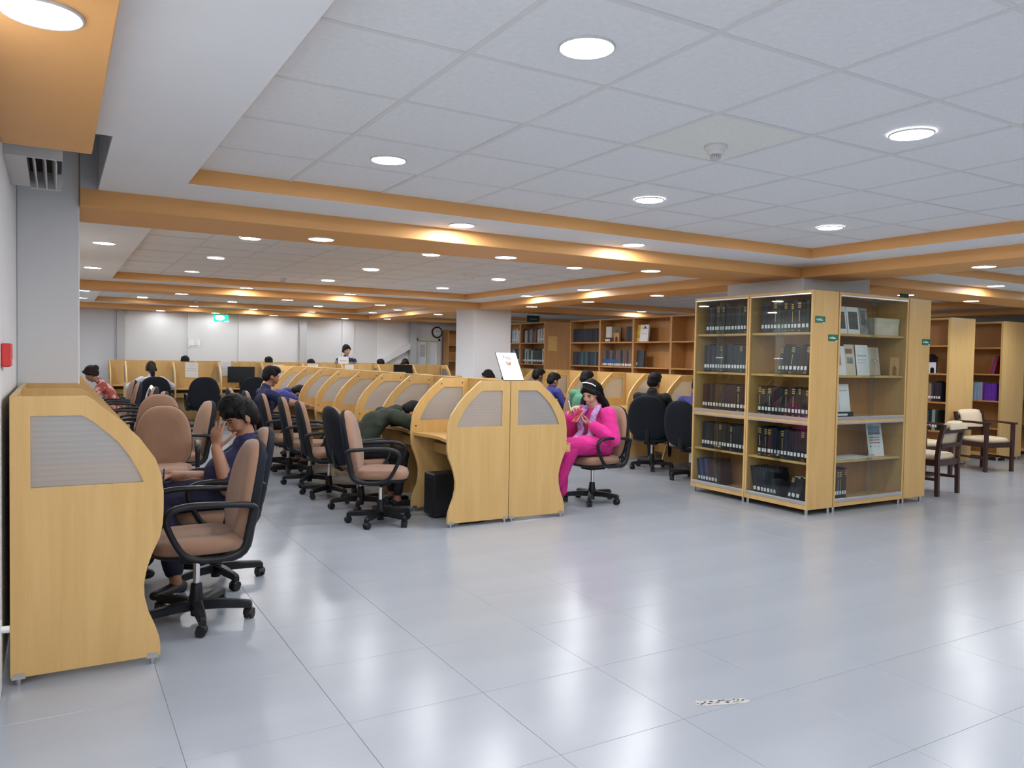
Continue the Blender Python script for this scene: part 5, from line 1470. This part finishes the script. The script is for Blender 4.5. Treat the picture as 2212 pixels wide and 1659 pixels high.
def person(label, x, y, face, pose, top, bottom, skin='skin', hair='hair_black', style='short', sleeve=1.0, vox=.010, detail=False, female=False, shoe='shoe_black', extra=None, group=None, extra_hair=None, z=0):
    """pose: dict of joint positions in the local frame (x right, y forward, z up)"""
    root = thing('person', label, 'person', (x, y, z), math.radians(face) - PI / 2, group)
    F = Fig(); p = pose
    pel, che, nk = V(p['pelvis']), V(p['chest']), V(p['neck'])
    up = (nk - pel).normalized()
    sx = V(p.get('xdir', (1, 0, 0)))
    sxc = V(p.get('xchest', sx))
    b = (0.9 if female else 1.0) * p.get('fat', 1.0)
    belly = p.get('belly', 0)
    mid = (pel + che) / 2 + V((0, belly, 0))
    F.cap(pel - sx * .075, pel + sx * .075, .115, .115, bottom, sy=.95)
    F.cap(pel + up * .03, mid, .125 * b, .118 * b + belly * .5, top, sx=1.28, sy=.95, ax=sx)
    F.cap(mid, che, .118 * b + belly * .5, .122 * b, top, sx=1.28, sy=.92, ax=sxc)
    sw = p.get('shoulder', .165 if female else .185)
    shc = che + (nk - che) * .62
    SL, SR = V(p.get('shL', shc - sxc * sw)), V(p.get('shR', shc + sxc * sw))
    F.cap(che, shc, .122 * b, .085 * b, top, sx=1.38, sy=.85, ax=sxc)
    F.cap(SL, SR, .058 * b, .058 * b, top)
    F.cap(shc + (nk - shc) * .2, nk, .066 * b, .056, top, sx=1.2, ax=sxc)
    F.cap(nk - (nk - shc) * .15, V(p['head']) + V((0, -.01, -.05)), .052 * b, .050 * b, skin)
    hems = []
    for s_, S_, key in ((-1, SL, 'L'), (1, SR, 'R')):
        hp = V(p['hand' + key]); l1, l2 = p.get('arm', (.29, .25))
        E = V(p['elbow' + key]) if 'elbow' + key in p else ik(S_, hp, l1, l2, p.get('pole' + key, (s_ * .6, -.3, -1)))
        W = hp
        ra, re_, rw = (.052, .042, .029) if not female else (.045, .036, .025)
        ra, re_, rw = [q * p.get('armr', 1) for q in (ra, re_, rw)]
        if sleeve >= 1.9:      # long loose sleeve
            hems.append((E + (W - E) * .90, W - E, rw + .014 + p.get('puff', 0) * .6))
            F.cap(S_, E, ra + .018 + p.get('puff', 0), re_ + .020 + p.get('puff', 0), top); F.cap(E, E + (W - E) * .86, re_ + .020 + p.get('puff', 0), rw + .018 + p.get('puff', 0) * .8, top); F.cap(E + (W - E) * .85, W, rw, rw, skin)
        else:
            e1 = S_ + (E - S_) * min(.75, .75 * sleeve)
            hems.append((e1 + (E - S_).normalized() * (ra * .55), E - S_, ra + .004))
            F.cap(S_, e1, ra + .010, ra + .008, top); F.cap(S_ + (E - S_) * .5, E, ra - .004, re_, skin); F.cap(E, W, re_ + .003, rw, skin)
        hd = V(p['hdir' + key]) if 'hdir' + key in p else (W - E)
        hn = V(p.get('hnrm' + key, (-s_ * .5, 0, -1)))
        hand(F, W - hd.normalized() * .01, hd, hn, p.get('tside' + key, s_), skin, p.get('curl' + key, .35), thumb=p.get('thumb' + key, .6), curls=p.get('curls' + key), spread=p.get('spread' + key, .12), k=p.get('hk', 1.0))
    for s_, key in ((-1, 'L'), (1, 'R')):
        H0 = pel + sx * (s_ * .085) + V((0, .01, -.01))
        A = V(p['foot' + key])
        K = V(p['knee' + key]) if 'knee' + key in p else ik(H0, A, .43, .42, p.get('kpole' + key, (0, 1, .6)))
        rt = .088 if not female else .084
        loose = p.get('loose', 0)
        F.cap(H0, K, rt, .060 + loose, bottom); F.cap(K, K + (A - K) * .85, .058 + loose, .042 + loose, bottom)
        F.cap(K + (A - K) * .8, A, .034, .034, p.get('ankle', skin))
        td = V(p.get('toe' + key, (0, 1, 0))).normalized()
        F.cap(A + V((0, 0, -.035)) - td * .035, A + V((0, 0, -.045)) + td * .15, .040, .034, shoe, sx=1.0, sy=.8, ax=(0, 0, 1) if False else td.cross(V((0, 0, 1))))
    H, T, R = add_head(F, root, p['head'], p.get('hrot', (0, 0, 0)), skin, hair, style, female, detail)
    if extra: extra(F, H, T, R, root)
    F.build('body', root, vox, fold=.0032)
    def band(nm, c_, ax_, ra_, rb_, xd, th, mat):
        t_ = V(ax_).normalized(); a_ = (V(xd) - t_ * V(xd).dot(t_)).normalized(); b_ = t_.cross(a_)
        MB().tube([V(c_) + a_ * (ra_ * math.cos(2 * PI * k / 24)) + b_ * (rb_ * math.sin(2 * PI * k / 24)) for k in range(24)], th, th * 1.6, closed=True, n=8, up=t_).build(nm, mat, root)
    nd = (V(p['head']) + V((0, -.01, -.05)) - nk)
    if not female: band('collar', nk + nd.normalized() * .014, nd, .060 * b, .057 * b, sxc, .0065, top)
    for c_, ax_, r_ in hems: band('sleeve_hem', c_, ax_, r_, r_, (1, .2, .3), .006, top)
    if H.v: 
        ho = H.build('hair', root, min(vox, .009), 2, rough=.0038)
    return root

SEAT = .475
def sit(lean=0.0, look=0.0, hands=None, **kw):
    """relaxed seated pose; lean moves the chest forward"""
    d = dict(pelvis=(0, -.10, .565), chest=(0, -.16 + lean * .30, .83 - lean * .06), neck=(0, -.15 + lean * .48, 1.03 - lean * .14), head=(0, -.10 + lean * .60, 1.17 - lean * .2),
             hrot=(look, 10 + lean * 30, 0), handL=(-.17, .30, .76), handR=(.17, .30, .76), footL=(-.12, .36, .08), footR=(.12, .36, .08), kneeL=(-.13, .36, .50), kneeR=(.13, .36, .50))
    d.update(kw); return d

# -- the man in navy at the left, left hand raised to his face
def man_extra(F, H, T, R, root):
    # collar and a little beard shadow
    F.cap((-.045, -.20, .885), (.045, -.20, .885), .052, .052, 'shirt_navy')
mp = dict(pelvis=(0, -.10, .565), chest=(-.01, -.17, .745), neck=(0, -.185, .905), head=(.0, -.150, 1.025), hrot=(16, 26, 6), belly=.055,
          shL=(-.185, -.215, .80), shR=(.185, -.18, .815), elbowL=(-.235, -.045, .622), handL=(-.150, .015, .858), hdirL=(.22, -.02, 1), hnrmL=(.75, -.65, 0), tsideL=-1, curlsL=(.18, .12, .2, .3), thumbL=.95, spreadL=.34,
          handR=(.12, .255, .665), elbowR=(.235, .03, .62), hdirR=(-.15, 1, -.15), hnrmR=(-.3, 0, -1), curlR=.75, armr=1.14, hk=1.13,
          kneeL=(-.14, .32, .545), kneeR=(.15, .32, .545), footL=(-.33, .25, .115), footR=(.12, .42, .09), toeL=(-.55, .6, 0), toeR=(0, 1, 0), ankle='skin', loose=.014, fat=1.14)
person('young man in navy polo and trousers resting his face on his raised hand', 0.875, 5.16, 176, mp, 'shirt_navy', 'trouser_navy', 'skin', 'hair_black', 'mop', sleeve=1.0, vox=.0062, detail=True, extra=man_extra)
o = MB().cyl((0, 0, 0), (0, .0, .14), .004, n=8).build('pen', 'book_royal'); tag(o, 'blue pen in the hand of the seated man in navy', 'pen')
o.matrix_world = Matrix.Translation((.575, 5.24, .60)) @ Matrix.Rotation(math.radians(25), 4, 'X')

# -- the woman in pink with the phone
WF = 196
def woman_extra(F, H, T, R, root):
    # loose tunic skirt over the lap and long hair
    F.cap((-.06, -.06, .60), (-.02, .16, .615), .13, .10, 'pink_cloth', sx=1.25, sy=.75)
    F.cap((.10, -.10, .56), (.13, .05, .52), .12, .09, 'pink_cloth')
    H.cap(T((0.0, -.09, .02)), T((.02, -.135, -.12)), .075, .070, 'hair_black', sx=1.15, sy=.7, ax=R @ V((1, 0, 0)))
    H.cap(T((.02, -.135, -.12)), T((-.03, -.175, -.33)), .068, .030, 'hair_black', sx=1.25, sy=.6, ax=R @ V((1, 0, 0)))
    H.cap(T((-.072, -.02, -.02)), T((-.115, -.08, -.22)), .030, .022, 'hair_black')
    H.cap(T((.075, -.01, -.02)), T((.09, .02, -.20)), .026, .016, 'hair_black')
wp_ = dict(pelvis=(0, -.10, .56), chest=(0, -.10, .79), neck=(0, -.06, .965), head=(0.0, .005, 1.105), hrot=(6, 30, -4), shoulder=.165,
           elbowL=(-.25, -.055, .66), handL=(-.085, .10, .80), hdirL=(.72, .55, .35), hnrmL=(.3, -.1, 1), curlL=.62, tsideL=-1, thumbL=.7,
           elbowR=(.24, .02, .70), handR=(.10, .215, .90), hdirR=(-.55, .15, .65), hnrmR=(-.5, -.3, -.75), curlsR=(.55, .7, .95, 1.0), thumbR=.5,
           kneeL=(-.04, .34, .60), kneeR=(.10, .33, .50), footL=(.03, .50, .19), footR=(.08, .36, .09), toeL=(-.1, 1, -.25), toeR=(0, 1, 0), ankle='skin_fair', loose=.030, puff=.016, fat=1.10)
pk = person('woman in bright pink suit and printed scarf looking at her phone', 4.655, 6.36, WF, wp_, 'pink_cloth', 'pink_trouser', 'skin_fair', 'hair_black', 'long', sleeve=2.0, vox=.0062, detail=True, female=True, shoe='shoe_black', extra=woman_extra)
# scarf: two bands falling from the neck, crossing the lap
sc = Fig()
for s_, pts in ((-1, [(-.02, -.10, .985), (-.075, -.02, .965), (-.085, .055, .90), (-.075, .075, .80), (-.055, .06, .70), (-.05, .12, .66), (-.06, .20, .655)]),
                (1, [(.02, -.10, .985), (.07, -.02, .96), (.075, .06, .90), (.07, .085, .80), (.05, .08, .72), (.03, .17, .675), (-.01, .27, .655), (-.03, .34, .62)])):
    for i in range(len(pts) - 1): sc.cap(pts[i], pts[i + 1], .034, .036, 'scarf_print', sx=1.0, sy=.62, ax=(1, .3, 0))
so = sc.build('scarf', pk, .007, 2)
MB().rings([[(-.022 * math.cos(2 * PI * k / 16) , .005 + h, .022 * math.sin(2 * PI * k / 16)) for k in range(16)] for h in (0, .008)]).build('watch_face', 'label_white', pk).matrix_basis = Matrix.Translation((-.118, .07, .815)) @ Matrix.Rotation(math.radians(140), 4, 'Z') @ Matrix.Rotation(math.radians(-35), 4, 'X')
MB().lathe([(.031, -.009), (.034, -.009), (.034, .009), (.031, .009)], n=20).build('watch_strap', 'steel', pk).matrix_basis = Matrix.Translation((-.112, .075, .788)) @ (V((.72, .55, .35)).to_track_quat('Z', 'Y').to_matrix().to_4x4())
MB().tube([(-.075, .0, 0), (-.05, .03, .045), (0, .045, .062), (.05, .03, .045), (.075, 0, 0)], .008, .006, n=8).build('hair_band', 'label_white', pk).matrix_basis = Matrix.Translation(V(wp_['head'])) @ head_rot(*wp_['hrot']).to_4x4() @ Matrix.Translation((0, .0, .092))
MB().lathe([(.010, -.004), (.0115, -.004), (.0115, .004), (.010, .004)], n=14).build('bracelet', 'black_plastic', pk).matrix_basis = Matrix.Translation((.12, .19, .885)) @ Matrix.Scale(2.6, 4)
# phone in her hands
pmat('phone_case', (.42, .05, .05), .35, noise=(30, .9))
ph = thing('smartphone', 'smartphone in a red patterned case held by the woman in pink', 'phone')
MB().bbox(-.038, .038, -.0045, .0045, -.078, .078, .003).build('body', 'phone_case', ph)
MB().box(-.035, .035, .0045, .0052, -.073, .073).build('screen', 'screen_black', ph)
MB().tube([(-.038, 0, -.07), (-.038, 0, .07)], .003, .005, n=6).tube([(.038, 0, -.07), (.038, 0, .07)], .003, .005, n=6).tube([(-.036, 0, .078), (.036, 0, .078)], .003, .005, n=6).build('bumper', 'photo_pink', ph)
Lw = Matrix.Translation((4.655, 6.36, 0)) @ Matrix.Rotation(math.radians(WF) - PI / 2, 4, 'Z')
ph.matrix_basis = Lw @ Matrix.Translation((.0, .205, .885)) @ Matrix.Rotation(math.radians(180 - 14), 4, 'Z') @ Matrix.Rotation(math.radians(-38), 4, 'X')
st = MB().cyl((0, 0, 0), (0, 0, .11), .0035, n=8).build('stylus', 'label_white'); tag(st, 'white stylus between the fingers of the woman in pink', 'stylus')
st.matrix_world = Lw @ Matrix.Translation((.03, .27, .93)) @ Matrix.Rotation(math.radians(20), 4, 'Y')

# -- others along the rows
slump = dict(pelvis=(0, -.06, .565), chest=(0, .10, .80), neck=(0, .33, .92), head=(0, .47, .88), hrot=(0, 70, 0), handL=(-.20, .62, .80), handR=(.16, .62, .80), elbowL=(-.27, .42, .79), elbowR=(.27, .42, .79),
             footL=(-.12, .34, .08), footR=(.12, .30, .08), kneeL=(-.13, .35, .50), kneeR=(.13, .35, .50), hdirL=(.8, .4, 0), hdirR=(-.8, .4, 0))
person('person in dark green slumped over the second middle carrel', 2.52, 7.06, 0, slump, 'shirt_green_dark', 'trouser_black', 'skin', 'hair_black', 'short', sleeve=2.0)
person('young man in navy polo seated in profile in the middle aisle', 2.40, 10.12, 2, sit(.12, 0, hrot=(0, 16, 0), handL=(-.14, .42, .78), handR=(.14, .40, .78)), 'shirt_navy', 'trouser_black', 'skin', 'hair_black', 'short', detail=True, vox=.009)
person('person in blue bent forward beyond the man in navy polo', 2.46, 10.95, 0, dict(slump), 'shirt_blue', 'trouser_black', 'skin', 'hair_black', 'short', sleeve=2.0)
person('woman in red printed dress bent over a left wall carrel', 0.72, 13.95, 178, sit(.55, 0, hrot=(10, 35, 0), handL=(-.15, .46, .76), handR=(.15, .46, .76)), 'print_red', 'print_red', 'skin', 'hair_brown', 'bun', sleeve=2.0, female=True)
person('woman in white with a dark ponytail seen from behind', 1.50, 15.45, 92, sit(.25, 0, handL=(-.26, .40, .78), handR=(.26, .40, .78), elbowL=(-.36, .12, .80), elbowR=(.36, .12, .80)), 'shirt_white', 'trouser_black', 'skin', 'hair_brown', 'pony', sleeve=2.0, female=True)
stand = dict(pelvis=(0, 0, .93), chest=(0, .0, 1.20), neck=(0, .01, 1.40), head=(0, .03, 1.54), hrot=(22, 6, 0), handL=(-.22, .12, .85), handR=(.22, .12, .85), footL=(-.10, 0, .08), footR=(.10, .02, .08), kneeL=(-.10, .02, .50), kneeR=(.10, .03, .50))
person('woman with dark glasses standing behind the far partition', 5.72, 17.25, 262, stand, 'print_grey', 'trouser_black', 'skin_fair', 'hair_black', 'long', sleeve=2.0, female=True, detail=True)
person('woman with glasses seated low behind the far black monitor', 7.15, 17.2, 262, sit(.1, 0, hrot=(0, 22, 0), head=(0, -.02, 1.24), neck=(0, -.10, 1.08), chest=(0, -.13, .86)), 'shirt_black', 'trouser_black', 'skin', 'hair_brown', 'bob', sleeve=2.0, female=True, detail=True)
for k, (x, dz) in enumerate(((2.32, .10), (4.02, .11), (4.95, .07), (6.6, .10))):
    person('dark head top peeking over the far partition, %s from the left' % ORD[k], x, 17.35, 90, sit(.2, 0, head=(0, .02, 1.12 + dz), neck=(0, -.05, .97 + dz), chest=(0, -.12, .80)), 'shirt_black', 'trouser_black', 'skin_dark', 'hair_black', 'short', sleeve=2.0, vox=.014, group='readers behind the far partition')
person('young man in black seen from behind in the right row', 6.92, 8.02, 36, sit(.0, 0, head=(0, -.03, 1.145), hrot=(-12, 10, 0), handL=(-.15, .38, .78), handR=(.15, .38, .78), ankle='skin'), 'shirt_black', 'trouser_black', 'skin', 'hair_black', 'short', sleeve=2.0, shoe='shoe_grey')
person('person in pale green turned away beside the woman in pink', 6.86, 9.52, 20, sit(.25, 0, hrot=(0, 20, 0), head=(0, .02, 1.14)), 'shirt_green', 'trouser_black', 'skin_dark', 'hair_black', 'short', sleeve=1.4)
person('dark haired reader by the shelf, left one of the two heads', 7.08, 11.2, 8, sit(.2, 0, head=(0, .0, 1.14), hrot=(0, 18, 0)), 'shirt_navy', 'trouser_black', 'skin_dark', 'hair_black', 'short')
person('dark haired reader by the shelf with a blue collar, right one of the two heads', 6.90, 10.52, 5, sit(.35, 0, head=(0, .04, 1.08), hrot=(0, 22, 0)), 'shirt_blue', 'trouser_black', 'skin', 'hair_black', 'short')
person('reader in red with black hair seen over the middle carrels', 6.55, 12.05, 170, sit(.1, 0, head=(0, -.02, 1.09), hrot=(10, 20, 0)), 'shirt_red', 'trouser_black', 'skin', 'hair_black', 'bob', sleeve=2.0, female=True)
person('person in blue mostly hidden by the glass bookcase', 7.0, 7.28, 10, sit(.2, 0), 'shirt_blue', 'trouser_black', 'skin', 'hair_black', 'short', sleeve=2.0)
